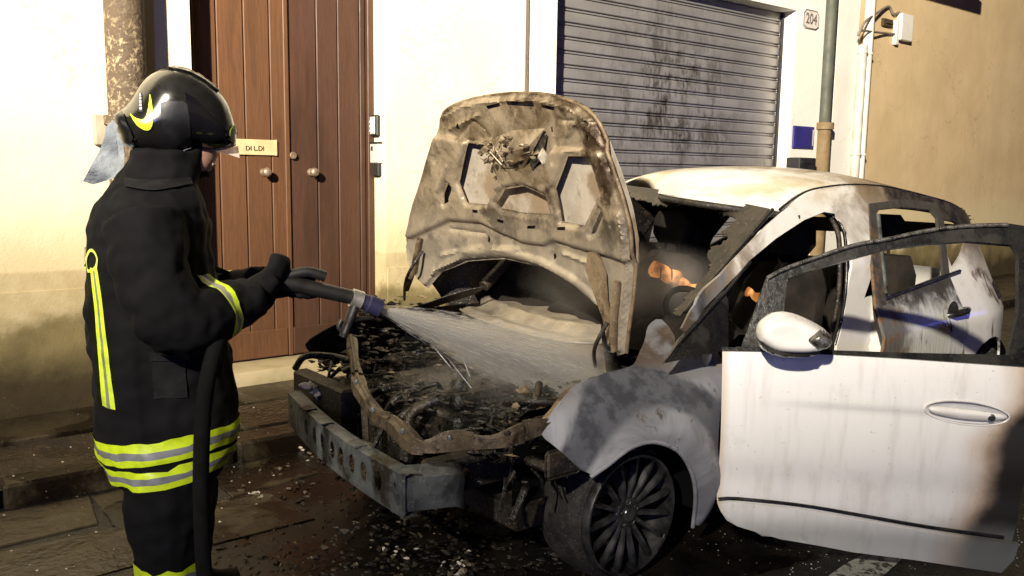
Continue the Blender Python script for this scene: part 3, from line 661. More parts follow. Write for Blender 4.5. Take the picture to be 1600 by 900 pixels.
# rear door, closed: dark frame above, streaked paint below
bl = S([(1356, 318), (1410, 311), (1462, 317), (1472, 340), (1478, 398), (1482, 432)])
lowd = [(bl[-1][0]+.02, .68), (4.42, .55), (4.34, .25), (3.66, .25), (3.64, .60)]+S([(1366, 474), (1360, 400)])
def m_rdoor():
    k = NT('streaked_scorched_door'); x, y, z = k.xyz(); st = k.noise(7, 6, .6, vec=k.map(scale=(5, 5, .55)), dist=.5); n = k.noise(6, 7, .65, dist=.7); n2 = k.noise(20, 5)
    f = k.math('ADD', k.math('MULTIPLY', st, .45), k.math('MULTIPLY', n, .6)); up_ = k.ramp(k.math('ADD', z, k.math('MULTIPLY', k.math('SUBTRACT', n, .5), .35)), .80, .90)
    fr_ = k.ramp(k.math('ADD', x, k.math('MULTIPLY', k.math('SUBTRACT', n, .5), .3)), 1.62, 1.80, 1, 0)
    dark = k.math('MAXIMUM', k.math('MAXIMUM', k.ramp(f, .575, .68), up_), k.math('MULTIPLY', fr_, .85))
    c = k.mix(dark, (.66, .67, .64), k.mix(n2, (.03, .028, .024), (.10, .09, .075))); c = k.mix(k.math('MULTIPLY', fr_, k.ramp(n2, .45, .65)), c, (.20, .11, .05))
    return k.done(c, k.math('ADD', k.math('MULTIPLY', dark, .2), .26), .2, k.bump(st, .3, .02), .5, Coat_Weight=.2, Coat_Roughness=.12)
M_RD = m_rdoor()
rd = panel('rear_door', bl+lowd, on_side(.008), M_RD, car, holes=[S(RW)], step=.035, thick=.014)
patch = [[tuple(atY(*p, 3.55)[[0, 2]]) for p in q] for q in (((1019, 350), (1026, 344), (1041, 348), (1042, 378), (1022, 378)), ((970, 330), (984, 327), (987, 344), (972, 352)))]
rear_out = bl+lowd
panel('rear_door', rear_out, lambda u, v: (u, 2*CYc-Yside(u, v)+.008, v), M_CHAR, car, holes=[h for h in patch if inside(np.array(rear_out), np.array(h)).all()], step=.04, thick=.012)
MB().tube([(u, Yside(u, v)-.012, v) for u, v in smooth_path(S([(1379, 466), (1425, 449), (1474, 431), (1496, 423)]), 4)], .009, 8).build('belt_trim', M_RIM, rd, 60)
MB().tube([(u, Yside(u, v)-.004, v) for u, v in smooth_path(S([(1370, 336), (1376, 400), (1383, 460)]), 4)], .013, 8).build('window_channel', M_GREYM, rd, 60)
u, v = side(1494, 486)
hb = MB().lathe([(.0, -.006), (.035, -.006), (.05, .0), (.055, .006)], (u-.05, Yside(u, v)-.012, v), (0, 1, 0), 24).build('handle_cup', M_TRIM, rd, 60)
MB().tube([(u-.12, Yside(u, v)-.012, v-.01), (u-.10, Yside(u, v)-.045, v), (u, Yside(u, v)-.05, v+.006), (u+.06, Yside(u, v)-.03, v+.006), (u+.065, Yside(u, v)-.01, v+.006)], [.012, .016, .018, .016, .012], 10).build('door_handle', M_RIM, rd, 60)
# far front door with its window gap
fdx = [p[0] for p in fd]; far_out = fd+[(fd[-1][0]-.02, .3), (2.72, .3), (2.68, .7)]
win = [tuple(atY(*p, 3.50)[[0, 2]]) for p in ((1019, 350), (1026, 344), (1041, 348), (1042, 378), (1022, 378))]
fdp = panel('front_door', far_out, lambda u, v: (u, 2*CYc-Yside(u, v)-.004, v), M_CHAR, car, holes=[win], step=.05, thick=.02)
# ---------------------------------------------------------------- roof, windscreen, tail
rail = smooth_path([(u, Yside(u, v), v) for u, v in S(RAIL)], 4)
def roof_rows():
    rows = []
    for i, p in enumerate(rail):
        row = []; hw = CYc-p[1]; t = i/(len(rail)-1)
        for s in np.linspace(-1, 1, 25):
            front = -.17*(1-s*s)*max(0, 1-t*3.2); back = .10*(1-s*s)*max(0, t*3-2)
            row.append((p[0]+front+back, CYc+s*hw, p[2]+(.105-.03*t)*(1-abs(s)**2.4)*(1-.35*max(0, 1-t*5))))
        rows.append(row)
    return rows
RR = roof_rows()
for j, p in enumerate(RR[0]):                     # front edge: level line above the windscreen
    a, b = 700.0, 1260.0
    for _ in range(40):
        m_ = (a+b)/2; q = atZ(m_, 292+(m_-958)*.143, p[2]); a, b = (m_, b) if q[1] > p[1] else (a, m_)
    for i in range(7): r_ = RR[i][j]; RR[i][j] = (r_[0]+(q[0]-p[0])*(1-i/7)**1.5, r_[1], r_[2])
roof = MB().grid(RR).build('roof', M_BODY, car, 60)
bm = bmesh.new(); bm.from_mesh(roof.data); bmesh.ops.solidify(bm, geom=bm.faces[:], thickness=.006); bm.to_mesh(roof.data); bm.free(); roof.data.shade_smooth(); roof.data.set_sharp_from_angle(angle=rad(50))
MB().tube([np.array(p)+(0, .018, .006) for p in rail[1:]], .007, 6).build('roof_gutter', M_TRIM, roof, 60)
MB().tube([np.array((p[0], 2*CYc-p[1], p[2]))+(0, -.018, .006) for p in rail[1:]], .007, 6).build('roof_gutter', M_TRIM, roof, 60)
MB().tube([np.array(p)+(.012, 0, -.022) for p in RR[0]], .016, 8).build('windscreen_header', M_CHAR, roof, 60)
# blistered edge and soot lumps at the roof's tail
rg = random.Random(5); m = MB()
for p in rail[-14:]:
    for q in range(2): m.chunk((p[0]+rg.uniform(-.03, .03), p[1]+rg.uniform(.0, .06), p[2]+.004), (rg.uniform(.006, .02), rg.uniform(.005, .012), rg.uniform(.002, .007)), rg)
o = m.build('blistered_paint', M_CHAR, roof, 30); tag(o, kind='stuff')
WS0 = np.array((2.50, CYc, .80)); WS1 = np.array((3.24, CYc, 1.375)); wsd = (WS1-WS0)/np.linalg.norm(WS1-WS0); wsn = np.cross(wsd, (0, 1, 0))
def ws2(px, py): p = atP(px, py, WS0, wsn); return ((p-WS0)@wsd, p[1]-CYc)
def wsmap(a, b): p = WS0+wsd*a+np.array((0, b, 0)); return p+wsn*(.015*(1-(b/.75)**2))*(-1 if wsn[0] > 0 else 1)
GL = [(964, 290), (1060, 304), (1140, 316), (1203, 327), (1160, 384), (1110, 440), (1062, 496), (1052, 490), (1069, 470), (1089, 451), (1100, 437), (1110, 420), (1108, 403), (1111, 387), (1128, 384), (1139, 373), (1128, 364), (1142, 353), (1153, 345), (1144, 341), (1128, 335), (1111, 328), (1094, 323), (1069, 321), (1044, 326), (1022, 323), (1005, 316), (989, 313), (986, 306), (966, 299)]
def m_sglass():
    k = NT('sooty_laminated_glass'); n = k.noise(9, 7, .68, dist=1.0); n2 = k.noise(45, 5); c = k.mix(k.ramp(n, .4, .62), (.010, .008, .006), (.030, .023, .016)); c = k.mix(k.ramp(n2, .60, .70), c, (.07, .056, .040))
    return k.done(c, .5, 0, k.bump(n2, .5, .006), .5)
_rg = random.Random(8); gl2 = dens([ws2(*p) for p in GL], .009); gl2 = [np.array(p)+(0 if i < len(gl2)*.42 else 1)*np.array((_rg.uniform(-.011, .011), _rg.uniform(-.011, .011))) for i, p in enumerate(gl2)]
panel('windscreen', gl2, wsmap, m_sglass(), car, step=.025, thick=.006)
# A-pillar inner trim of the far side and scuttle corner
MB().tube([wsmap(*ws2(*p)) for p in ((1208, 328), (1160, 386), (1110, 443), (1070, 490))], .008, 8).build('windscreen_seal', M_TRIM, car, 60)
pw = [wsmap(*ws2(*p)) for p in ((1208, 328), (1160, 386), (1110, 443), (1058, 505))]
MB().tube([(p[0], 2*CYc-p[1], p[2]) for p in pw], .03, 8).build('windscreen_pillar', M_CHAR, car, 60)
# burnt quarter light in front of the door
QL = S([(1037, 567), (1060, 530), (1088, 500), (1130, 454), (1137, 470), (1137, 546), (1085, 556)])
panel('quarter_light', QL, lambda u, v: (u, Yside(u, v)-.004, v), M_TRIM, car, step=.03, thick=.012)
MB().tube([(u, Yside(u, v)-.010, v) for u, v in smooth_path(S([(1040, 562), (1062, 531), (1090, 500), (1131, 455), (1150, 432), (1170, 409)]), 4)], .006, 8).build('pillar_seal', M_TRIM, car, 60)
# tail: rear screen frame, tailgate and bumper
pe = np.array(rail[-1]); tw = CYc-pe[1]; prof_t = [(pe[0], pe[2]), (pe[0]+.10, pe[2]-.10), (xr-.10, .93), (xr+.02, .84), (xr+.05, .62), (xr+.04, .5)]
def tail(a0, a1, name, mat, hole=False):
    rows = []
    for i in range(a0, a1+1):
        X, Z = prof_t[i]; yy = Yside(min(X, xr), Z)+.02; hw = CYc-yy
        rows.append([(X+.14*(1-abs(s)**2.5), CYc+s*hw, Z) for s in np.linspace(-1, 1, 21)])
    m = MB().grid(rows); return m.build(name, mat, car, 60)
tail(2, 5, 'tailgate', M_BODY); tail(0, 1, 'tailgate_spoiler', M_CHAR)
MB().tube([(xr-.02, CYc-.80, .45), (xr+.12, CYc-.6, .42), (xr+.16, CYc, .42), (xr+.12, CYc+.6, .42), (xr-.02, CYc+.80, .45)], .10, 12, flat=(.7, 1.0)).build('rear_bumper', M_CHAR, car, 60)
u, v = side(1562, 470); MB().chunk((u-.02, Yside(u, v)+.03, v+.03), (.05, .05, .12)).build('tail_lamp', M_TRIM, car, 40)
MB().box((2.62, 2.02, .19), (5.35, 3.64, .26)).build('floor_pan', M_CHAR, car)
# ---------------------------------------------------------------- cabin: dash, seats, steering wheel
m = MB(); rows = []
for yy in np.linspace(2.08, 3.58, 26):
    k_ = .03*math.sin(yy*9)+.02*math.sin(yy*23); rows.append([(2.70, yy, .70+k_*.3), (2.74, yy, .79+k_), (2.83, yy, .84+k_*1.2), (2.92, yy, .83+k_), (2.98, yy, .74), (2.95, yy, .5), (2.9, yy, .28)])
m.grid(rows).build('dashboard', M_SOOT, car, 60)
def seat(yc, xo):
    def lump(r, name):
        MB().loft([[np.array((xo+dx_, yc+sx*w_*(1 if abs(sx) < 1 else .9), z)) for dx_, sx in ring] for ring, z, w_ in r]).build(name, M_CHAR, car, 50)
    rr = []
    for z, w_, x0_, th in ((.34, .24, .0, .50), (.42, .25, -.02, .52), (.50, .24, .0, .46)):
        rr.append([np.array((xo+x0_+th*a, yc+w_*b, z)) for a, b in ((0, -.8), (.1, -1), (.9, -1), (1, -.8), (1, .8), (.9, 1), (.1, 1), (0, .8))])
    cu = MB().loft(rr).build('seat', M_SOOT, car, 50)
    rr = []
    for z, w_, xx in ((.46, .23, .44), (.70, .24, .50), (.92, .21, .58), (1.02, .15, .62)):
        rr.append([np.array((xo+xx+.12*a, yc+w_*b, z)) for a, b in ((0, -.8), (.2, -1), (.8, -1), (1, -.8), (1, .8), (.8, 1), (.2, 1), (0, .8))])
    MB().loft(rr).build('backrest', M_SOOT, cu, 50)
    rr = []
    for z, w_ in ((1.07, .09), (1.12, .13), (1.20, .125), (1.245, .09)):
        rr.append([np.array((xo+.62+.09*a, yc+w_*b, z)) for a, b in ((0, -.8), (.2, -1), (.8, -1), (1, -.8), (1, .8), (.8, 1), (.2, 1), (0, .8))])
    MB().loft(rr).tube([(xo+.66, yc-.05, .98), (xo+.66, yc-.05, 1.1)], .008, 6).tube([(xo+.66, yc+.05, .98), (xo+.66, yc+.05, 1.1)], .008, 6).build('headrest', M_SOOT, cu, 50)
seat(2.46, 3.05); seat(3.20, 3.05); seat(2.5, 4.0); seat(3.16, 4.0)
sw = np.array((3.0, 2.42, .80)); ax = np.array((.5, 0, -.0)); rw = [sw+np.array((-.09*math.sin(a), .18*math.cos(a), .16*math.sin(a))) for a in np.linspace(0, 2*math.pi, 25)[:-1]]
MB().tube(rw, .014, 8, closed=True).tube([rw[0], sw, rw[12]], .012, 6).tube([sw, rw[18]], .012, 6).tube([sw, sw+(-.14, 0, -.08)], .03, 8).build('steering_wheel', M_SOOT, car, 60)
# glowing remains behind the dash
def m_glow():
    k = NT('smouldering_foam'); n = k.noise(14, 5); c = k.mix(k.ramp(n, .35, .7), (.55, .26, .09), (.20, .07, .02)); k.put(k.b.inputs['Emission Color'], k.mix(k.ramp(n, .3, .75), (1.0, .40, .10), (.75, .16, .02)))
    k.put(k.b.inputs['Emission Strength'], k.ramp(n, .25, .7, .75, .03)); return k.done(c, .8, 0, k.bump(n, .5, .01))
g0 = atY(1040, 428, 2.85); g1 = atY(1075, 442, 2.62); g2 = atY(1176, 460, 2.4)
gl = empty('smouldering_padding', g0-np.array((0, 0, .07))); tag(gl, 'glowing orange smouldering padding on the burnt dashboard inside the car', 'embers')
MGL = m_glow(); rg = random.Random(2); gz = np.array((0, 0, 1.0))
def roll(c, L_, r, nm, n=15):                      # a scorched roll of padding, sagging and creased
    rr = []
    for i, t in enumerate(np.linspace(-1, 1, n)):
        e = (1-abs(t)**7*.75)*(1-.16*math.exp(-((t+.35)/.10)**2)-.14*math.exp(-((t-.28)/.08)**2)); off = .010*math.sin(t*4)
        rr.append([c+R2*L_*t+D2*(.30*L_*t+off)+(gz*math.cos(a)*r+_f*math.sin(a)*r)*e*(1+.07*math.sin(3*a+t*6)+.04*rg.uniform(-1, 1)) for a in np.linspace(0, 2*math.pi, 19)[:-1]])
    return MB().loft(rr).build(nm, MGL, gl, 60)
roll(g0, .085, .043, 'glowing_pad'); roll(g1+D2*.012, .045, .022, 'ember'); roll(g2, .036, .022, 'ember')
for t in (-.36, .28): MB().tube([g0+R2*.085*t+D2*.0255*t+(gz*math.cos(a)+_f*math.sin(a))*.041 for a in np.linspace(0, 2*math.pi, 17)[:-1]], .0035, 6, closed=True).build('wire_band', M_CHAR, gl, 60)
# ---------------------------------------------------------------- raised bonnet
TH = rad(78); HP = np.array((2.35, CYc, .80)); hd = np.array((-math.cos(TH), 0, math.sin(TH))); hn = np.cross(hd, (0, 1, 0)); hn = hn if hn[0] < 0 else -hn   # hn faces the nose (the underside we see)
def h2(px, py): p = atP(px, py, HP, hn); return np.array((p[1]-CYc, (p-HP)@hd))
def H(pts): return [h2(*p) for p in pts]
HOUT = [(632, 412), (627, 385), (640, 320), (655, 262), (668, 215), (676, 180), (704, 163), (745, 154), (790, 150), (840, 153), (880, 164), (912, 185), (932, 225), (950, 275), (967, 330), (977, 380), (977, 440), (972, 500), (968, 556), (955, 560), (946, 520), (925, 488), (880, 455), (830, 428), (770, 412), (715, 414), (680, 428), (664, 452), (650, 440)]
hc = np.mean(H([(680, 180), (905, 180), (640, 400), (970, 400)]), 0)
def skin(u, v, off=0.0): c = .05*(1-min(1, ((u-hc[0])/.75)**2))+.03*math.sin(min(1, max(0, v/.95))*math.pi); return HP+np.array((0, u, 0))+hd*v-hn*(c+.03+off)
hood = panel('bonnet', H([(634, 406), (628, 384), (641, 320), (656, 262), (669, 215), (678, 180), (704, 162), (745, 153), (790, 149), (840, 152), (880, 163), (913, 185), (934, 225), (952, 275), (969, 330), (979, 380), (979, 440), (960, 490), (900, 460), (830, 425), (770, 405), (715, 405), (670, 425)]), skin, M_SKIN, car, step=.03, thick=.003)
# pressed inner frame with its openings
HOLES = [[(706, 288), (719, 232), (744, 234), (754, 268), (758, 290), (744, 320), (716, 317)],                       # left big
         [(762, 322), (774, 302), (800, 298), (832, 312), (838, 338), (800, 336), (768, 330)],                       # middle
         [(856, 300), (876, 252), (908, 252), (924, 305), (898, 352), (864, 346)],                                    # right big
         [(682, 306), (687, 290), (692, 296), (690, 318), (683, 322)], [(914, 360), (928, 332), (932, 340), (918, 368), (911, 370)],
         [(744, 168), (766, 163), (767, 169), (746, 174)], [(777, 161), (820, 161), (820, 170), (778, 167)], [(832, 165), (855, 169), (854, 176), (832, 171)],
         [(725, 331), (734, 332), (734, 337), (726, 336)], [(762, 346), (773, 349), (772, 354), (763, 351)], [(810, 357), (823, 357), (822, 362), (809, 362)], [(858, 359), (871, 359), (871, 364), (857, 364)],
         [(742, 378), (745, 373), (748, 380), (745, 386), (742, 384)], [(844, 405), (848, 401), (850, 410), (846, 414)],
         [(701, 196), (704, 196), (704, 205), (701, 205)], [(845, 202), (848, 202), (848, 210), (845, 210)], [(904, 213), (907, 213), (907, 222), (904, 222)]]
HOLES = [[(sum(q[0] for q in h)/len(h)+(p[0]-sum(q[0] for q in h)/len(h))*1.10, sum(q[1] for q in h)/len(h)+(p[1]-sum(q[1] for q in h)/len(h))*1.10) for p in h] if i < 3 else h for i, h in enumerate(HOLES)]
HH = [H(h) for h in HOLES]; HHd = [dens(h, .015) for h in HH]; HO = H(HOUT); HOd = dens(HO, .02)
RIB = [H([(684, 215), (720, 226), (750, 222), (775, 260), (830, 262), (850, 236), (900, 240), (935, 236)]), H([(640, 348), (690, 340), (740, 342), (790, 362), (850, 372), (930, 366), (968, 370)]), H([(655, 392), (700, 372), (745, 362), (785, 382), (835, 388), (890, 405)]), H([(672, 428), (715, 400), (770, 398), (830, 416), (880, 442), (925, 475)])]
def segd(path, p): 
    d = 9
    for a, b in zip(path[:-1], path[1:]): ab = b-a; t = min(1, max(0, np.dot(p-a, ab)/np.dot(ab, ab))); d = min(d, np.linalg.norm(p-a-ab*t))
    return d
DIMP = [h2(*p) for p in ((722, 196), (890, 202), (670, 250), (938, 300), (742, 380), (846, 408), (700, 395), (905, 430))]
def segdv(path, q):
    d = np.full(len(q), 9.0)
    for a, b in zip(path[:-1], path[1:]): ab = b-a; t = np.clip(((q-a)@ab)/(ab@ab), 0, 1); d = np.minimum(d, np.hypot(*(q-a-t[:, None]*ab).T))
    return d
R0 = np.array(sorted([tuple(p) for p in RIB[0]])); R2_ = np.array(sorted([tuple(h2(*p)) for p in ((640, 372), (690, 347), (735, 352), (765, 368), (800, 384), (832, 388), (850, 381), (900, 394), (968, 410))]))
CREASE = [H(p) for p in ([(705, 212), (722, 190), (742, 210)], [(872, 214), (892, 192), (918, 212)], [(690, 205), (735, 182)], [(860, 190), (915, 196)], [(784, 222), (792, 182)], [(690, 262), (676, 300)], [(940, 262), (960, 330)], [(750, 300), (764, 296)], [(842, 300), (852, 262)], [(690, 362), (740, 372)], [(862, 402), (915, 420)], [(680, 402), (735, 392), (790, 396)])]
def inner_vec(q):
    q = np.asarray(q, float); u, v = q[:, 0], q[:, 1]; ex = lambda d, w: np.exp(-(d/w)**2); sg = lambda x: .5+.5*np.tanh(x)
    e = np.min([bdist(h, q) for h in HH[:5]], 0); eb = bdist(HO, q)
    top = sg((v-np.interp(u, R0[:, 0], R0[:, 1]))/.006); apron = sg((np.interp(u, R2_[:, 0], R2_[:, 1])-v)/.006)
    off = .052-.026*top-.024*apron-.014*sg((.014-e)/.003)-.016*sg((.014-eb)/.004)+.006*ex(eb-.022, .006)
    d3 = segdv(RIB[3], q); off = off+.014*sg((.012-d3)/.003)
    for i, c in enumerate(CREASE): off = off+(.012 if i % 3 else -.010)*ex(segdv(c, q), .008)
    for i, c in enumerate(DIMP): off = off-.007*sg((.020-np.hypot(u-c[0], v-c[1]))/.003)*(i > 1)
    off = off+.0022*np.sin(u*23+v*17)*np.sin(v*29)
    c = .05*(1-np.minimum(1, ((u-hc[0])/.75)**2))+.03*np.sin(np.clip(v/.95, 0, 1)*math.pi)
    return HP+np.outer(u, (0, 1, 0))+np.outer(v, hd)-np.outer(c+.03-off-.004, hn)
def inner(u, v): return inner_vec(np.array([[u, v]]))[0]
inner.vec = inner_vec
panel('inner_frame', HO, inner, M_HOOD, hood, holes=HH, step=.0095, thick=.003, smooth=50)
MB().tube([inner(*p)+hn*-.008 for p in smooth_path(H(HOUT[:19]), 3)], .0085, 8).build('folded_edge', M_STRUT, hood, 60)
# lock reinforcement hanging in tatters
def hp(px, py, off): u, v = h2(px, py); return skin(u, v, -off)
m = MB(); m.add([hp(750, 222, .045), hp(790, 206, .05), hp(840, 203, .045), hp(818, 232, .075), hp(786, 240, .085), hp(756, 236, .07), hp(806, 266, .06), hp(772, 264, .07)], [(0, 1, 4, 5), (1, 2, 3, 4), (3, 6, 7, 4), (5, 4, 7), (2, 6, 3)])
m.build('lock_bracket', M_HOOD, hood, 20)
rgb_ = random.Random(44); mm_ = MB()
for i in range(16): mm_.chunk(hp(795+rgb_.uniform(-38, 36), 234+rgb_.uniform(-20, 26), .075+rgb_.uniform(-.03, .02)), (rgb_.uniform(.02, .05), rgb_.uniform(.012, .04), rgb_.uniform(.006, .022)), rgb_)
mm_.build('crumpled_bracket', M_HOOD, hood, 20, bevel=.003)
rg = random.Random(11); m = MB()
for i in range(26): a = hp(765+rg.uniform(-17, 22), 236+rg.uniform(-14, 16), .09+rg.uniform(-.03, .03)); m.chunk(a, (rg.uniform(.008, .022), rg.uniform(.004, .012), rg.uniform(.006, .02)), rg)
for i in range(6): m.tube([hp(750+rg.uniform(-3, 30), 218+rg.uniform(0, 30), .09), hp(760+rg.uniform(-3, 30), 222+rg.uniform(0, 35), .11), hp(750+rg.uniform(-3, 40), 228+rg.uniform(0, 30), .10)], .003, 5)
m.build('melted_lock', M_HOOD, hood, 20)
m = MB(); m.add([hp(826, 222, .04), hp(842, 212, .04), hp(836, 250, .06), hp(822, 268, .07), hp(812, 258, .05)], [(0, 1, 2, 3, 4)]); m.build('bracket_plate', M_CHAR, hood, 20)
MB().chunk(hp(838, 245, .06), (.03, .03, .035)).build('ash_clot', simple('pale_ash', (.5, .46, .40), (.38, .34, .28), 20, .9, 0, .5), hood)
# ragged sound padding hanging at the hinge side
PAD = [(925, 395), (940, 430), (945, 470), (958, 520), (950, 540), (938, 500), (920, 460), (905, 425), (908, 398)]
panel('hinge_panel', H(PAD), lambda u, v: skin(u, v, -.05), M_STRUT, hood, step=.03, thick=.004)
for pts in ([(962, 440), (958, 500), (962, 548)], [(655, 372), (650, 420), (642, 452)]): MB().tube([hp(*p, .06) for p in pts], [.014, .018, .012], 8, flat=(1, .5)).build('hinge_arm', M_STRUT, hood, 40)
MB().tube(smooth_path([hp(958, 500, .09), hp(948, 535, .12), tuple(atZ(930, 572, .66))], 5), .008, 8).build('gas_strut', M_CHAR, hood, 60)
MB().tube(smooth_path([hp(660, 392, .06), hp(650, 430, .10), tuple(atZ(632, 468, .66))], 5), .008, 8).build('gas_strut', M_CHAR, hood, 60)
# ---------------------------------------------------------------- scuttle tray and bulkhead
COW = [(690, 444), (697, 437), (720, 441), (760, 452), (810, 468), (860, 488), (905, 512), (938, 524), (940, 536), (900, 537), (850, 530), (800, 517), (760, 504), (720, 485), (696, 468)]
cz = lambda px, py: tuple(atZ(px, py, .74))[:2]
c2 = [cz(*p) for p in COW]; lo_ = np.array(c2)
lowe = [np.array(cz(*p)) for p in ((690, 450), (720, 485), (760, 504), (800, 517), (850, 530), (900, 537), (940, 537))]
def cowz(u, v):
    d = segd(lowe, np.array((u, v))); return (u, v, .735+.05*min(1, d/.16)+.012*math.sin(d*48)*(d < .2)+.003*math.sin(v*30))
panel('scuttle_tray', c2, cowz, M_HOOD, car, step=.02, thick=.004)
MB().tube([(p[0], p[1], .745) for p in smooth_path(lowe, 4)], .007, 8).build('scuttle_edge', M_HOOD, car, 60)
m = MB(); rows = []
for p in smooth_path(lowe, 5): rows.append([(p[0]+.01, p[1], .735), (p[0]+.03, p[1], .62), (p[0]+.05, p[1], .45), (p[0]+.03, p[1], .25)])
bh = m.grid(rows).build('bulkhead', M_STRUT, car, 60)
# ---------------------------------------------------------------- nose: bumper beam, radiator frame, engine
bn = atZ(632, 745, .535); bf = atZ(450, 613, .535); bdir = (bf-bn); BL = np.linalg.norm(bdir[:2]); bdir = bdir/BL; bnrm = np.array((-bdir[1], bdir[0], 0.0)); bnrm = bnrm if bnrm[0] < 0 else -bnrm
def beam(u, v): return bn+bdir*u+np.array((0, 0, v))+bnrm*(.035*math.sin(math.pi*min(1, max(0, u/BL))))
circ = lambda cx, cy_, rx, ry: [(cx+rx*math.cos(a), cy_+ry*math.sin(a)) for a in np.linspace(0, 2*math.pi, 15)[:-1]]
bo = [(0, .01), (.03, .0), (BL-.03, 0), (BL, .0), (BL, -.125), (BL-.12, -.135), (.12, -.135), (.015, -.135), (0, -.12)]
us = [.13, .20, .262, .345, .40, .455, .52, .60]
fx = [1-(p-35)/625 for p in (140, 195, 240, 292, 340, 392, 446, 512)]
def bu(px, py): return float((atP(px, py, bn+bnrm*.02, bnrm)-bn)@bdir)
bh_ = [circ(bu(px, py), -.064, rx, .033) for px, py, rx in ((481, 660, .026), (496, 670, .020), (509, 681, .024), (525, 690, .024), (538, 702, .022), (553, 710, .024), (569, 725, .024), (588, 739, .026))]+[circ(.06, -.045, .007, .009), circ(.04, -.10, .005, .007), circ(BL-.06, -.045, .008, .01)]
bb = panel('bumper_beam', bo, beam, M_GREYM, car, holes=bh_, step=.02, thick=.003)
MB().grid([[beam(u, 0.0), beam(u, .006)-bnrm*.02, beam(u, .0)-bnrm*.055] for u in np.linspace(0, BL, 14)]).grid([[beam(u, -.13), beam(u, -.134)-bnrm*.05] for u in np.linspace(0, BL, 14)]).build('beam_flange', M_GREYM, bb, 60)
for f in (.74, .56, .30): MB().box(beam(f*BL, .004)-np.array((.012, .03, 0)), beam(f*BL, .004)+np.array((.035, .03, .006))).build('beam_tab', M_GREYM, bb)
MB().grid([[beam(u, -.03)-bnrm*.075, beam(u, -.11)-bnrm*.075] for u in np.linspace(0.02, BL-.02, 8)]).build('beam_back', M_CHAR, bb)
e1 = atZ(712, 742, .50); e0 = beam(.01, -.01)
q = [e0, e0*.4+e1*.6+np.array((0, 0, .0)), e1, e1+np.array((.05, .02, -.03))]
MB().grid([[p+np.array((.03, .06, .02)), p, p+np.array((-.01, -.005, -.05)), p+np.array((0, 0, -.105)), p+np.array((.05, .05, -.115))] for p in smooth_path(q, 4)]).build('crash_box', M_GREYM, car, 40)
rp = [(549, 528, .72), (553, 556, .71), (560, 588, .69), (568, 612, .67), (590, 640, .655), (620, 662, .65), (655, 688, .645), (690, 689, .65), (740, 682, .655), (790, 678, .66), (840, 664, .665), (888, 648, .67)]
M_RADF = m_burnt('soot_brown_sheet', (.055, .040, .025), (.12, .092, .06), (.02, .013, .008), .5, .35, 14, .35, .5)
rp3 = smooth_path([atZ(a, b, c) for a, b, c in rp], 4); rg = random.Random(4)
rows = []
for i, p in enumerate(rp3):
    t = rp3[min(i+1, len(rp3)-1)]-rp3[max(i-1, 0)]; t /= np.linalg.norm(t); s_ = np.cross(t, (0, 0, 1)); s_ /= np.linalg.norm(s_); w_ = (.021 if i < 25 else .013)*(1+.18*math.sin(i*.9)+.10*rg.uniform(-1, 1)); hz = .012*math.sin(i*.7)
    rows.append((p, s_, w_, hz))
def rframe(i0, i1, dz, sc):
    m = MB(); R_ = [[p-s_*w_*sc+np.array((0, 0, dz-.032)), p-s_*w_*sc*.96+np.array((0, 0, dz+hz)), p-s_*w_*.25+np.array((0, 0, dz+hz+.004)), p-s_*w_*.1+np.array((0, 0, dz+hz+.014)), p+s_*w_*.35+np.array((0, 0, dz+hz+.014)), p+s_*w_*.5+np.array((0, 0, dz+hz+.002)), p+s_*w_*sc*.96+np.array((0, 0, dz+hz*.4)), p+s_*w_*sc+np.array((0, 0, dz-.036))] for p, s_, w_, hz in rows[i0:i1]]
    m.grid(R_); m.grid([[r[0], r[-1]] for r in R_]); return m.build('radiator_frame', M_RADF, car, 28)
for i0, i1, dz, sc in ((0, 8, .004, 1.0), (7, 14, -.003, 1.08), (13, 20, .003, 1.0), (19, 26, -.002, 1.12), (25, 33, .004, 1.05), (32, 39, -.002, 1.0), (38, 45, .003, 1.1)): rframe(i0, i1, dz, sc)
for i in (3, 10, 16, 22, 29, 36): p, s_, w_, hz = rows[i]; MB().lathe([(.0, .008), (.006, .008), (.007, .004), (.011, .003), (.011, -.004)], p+s_*w_*.6+np.array((0, 0, .006+hz*.4)), (0, 0, 1), 10).build('frame_bolt', M_GREYM, car, 40)
for q, rr_ in (([rp3[0]+np.array((0, 0, .01)), rp3[0]+np.array((.02, .02, -.16)), rp3[2]+np.array((0, .02, -.36))], [.03, .022, .02]), ([rp3[12], rp3[12]+np.array((.01, 0, -.22))], [.02, .02]), ([rp3[17]+np.array((.02, 0, -.02)), rp3[17]+np.array((-.02, .02, -.12)), beam(BL*.55, -.05)-bnrm*.06], [.016]*3)):
    MB().tube(q, rr_, 7, flat=(1, .5)).build('frame_leg', M_CHAR, car, 40)
rg = random.Random(21)
def char_lump(c, s, name, mat, n=1, spread=.0, parent=car):
    m = MB()
    for i in range(n): m.chunk(np.array(c)+[rg.uniform(-q, q) for q in (spread, spread, spread*.6)], [q*rg.uniform(.6, 1.2) for q in s], rg)
    return m.build(name, mat, parent, 25, bevel=.004)
eng = MB().box((1.72, 2.45, .30), (2.12, 3.05, .58)).box((1.76, 2.5, .58), (2.06, 2.98, .64)).box((1.68, 3.08, .30), (2.05, 3.38, .54)).box((1.60, 2.62, .3), (1.72, 2.9, .5)).build('engine_block', M_CHARW, car, bevel=.02)
for i in range(4): MB().tube(smooth_path([(1.84+.02*i, 2.56+i*.12+.02*(i % 2), .60), (1.72+.03*(i % 3), 2.55+i*.11, .625-.02*(i % 2)), (1.62+.05*(i == 2), 2.60+i*.10, .57-.05*(i == 1)), (1.61, 2.58+i*.11, .45)], 4), .019-.003*(i % 2), 10).build('manifold_pipe', M_CHARW, eng, 60)
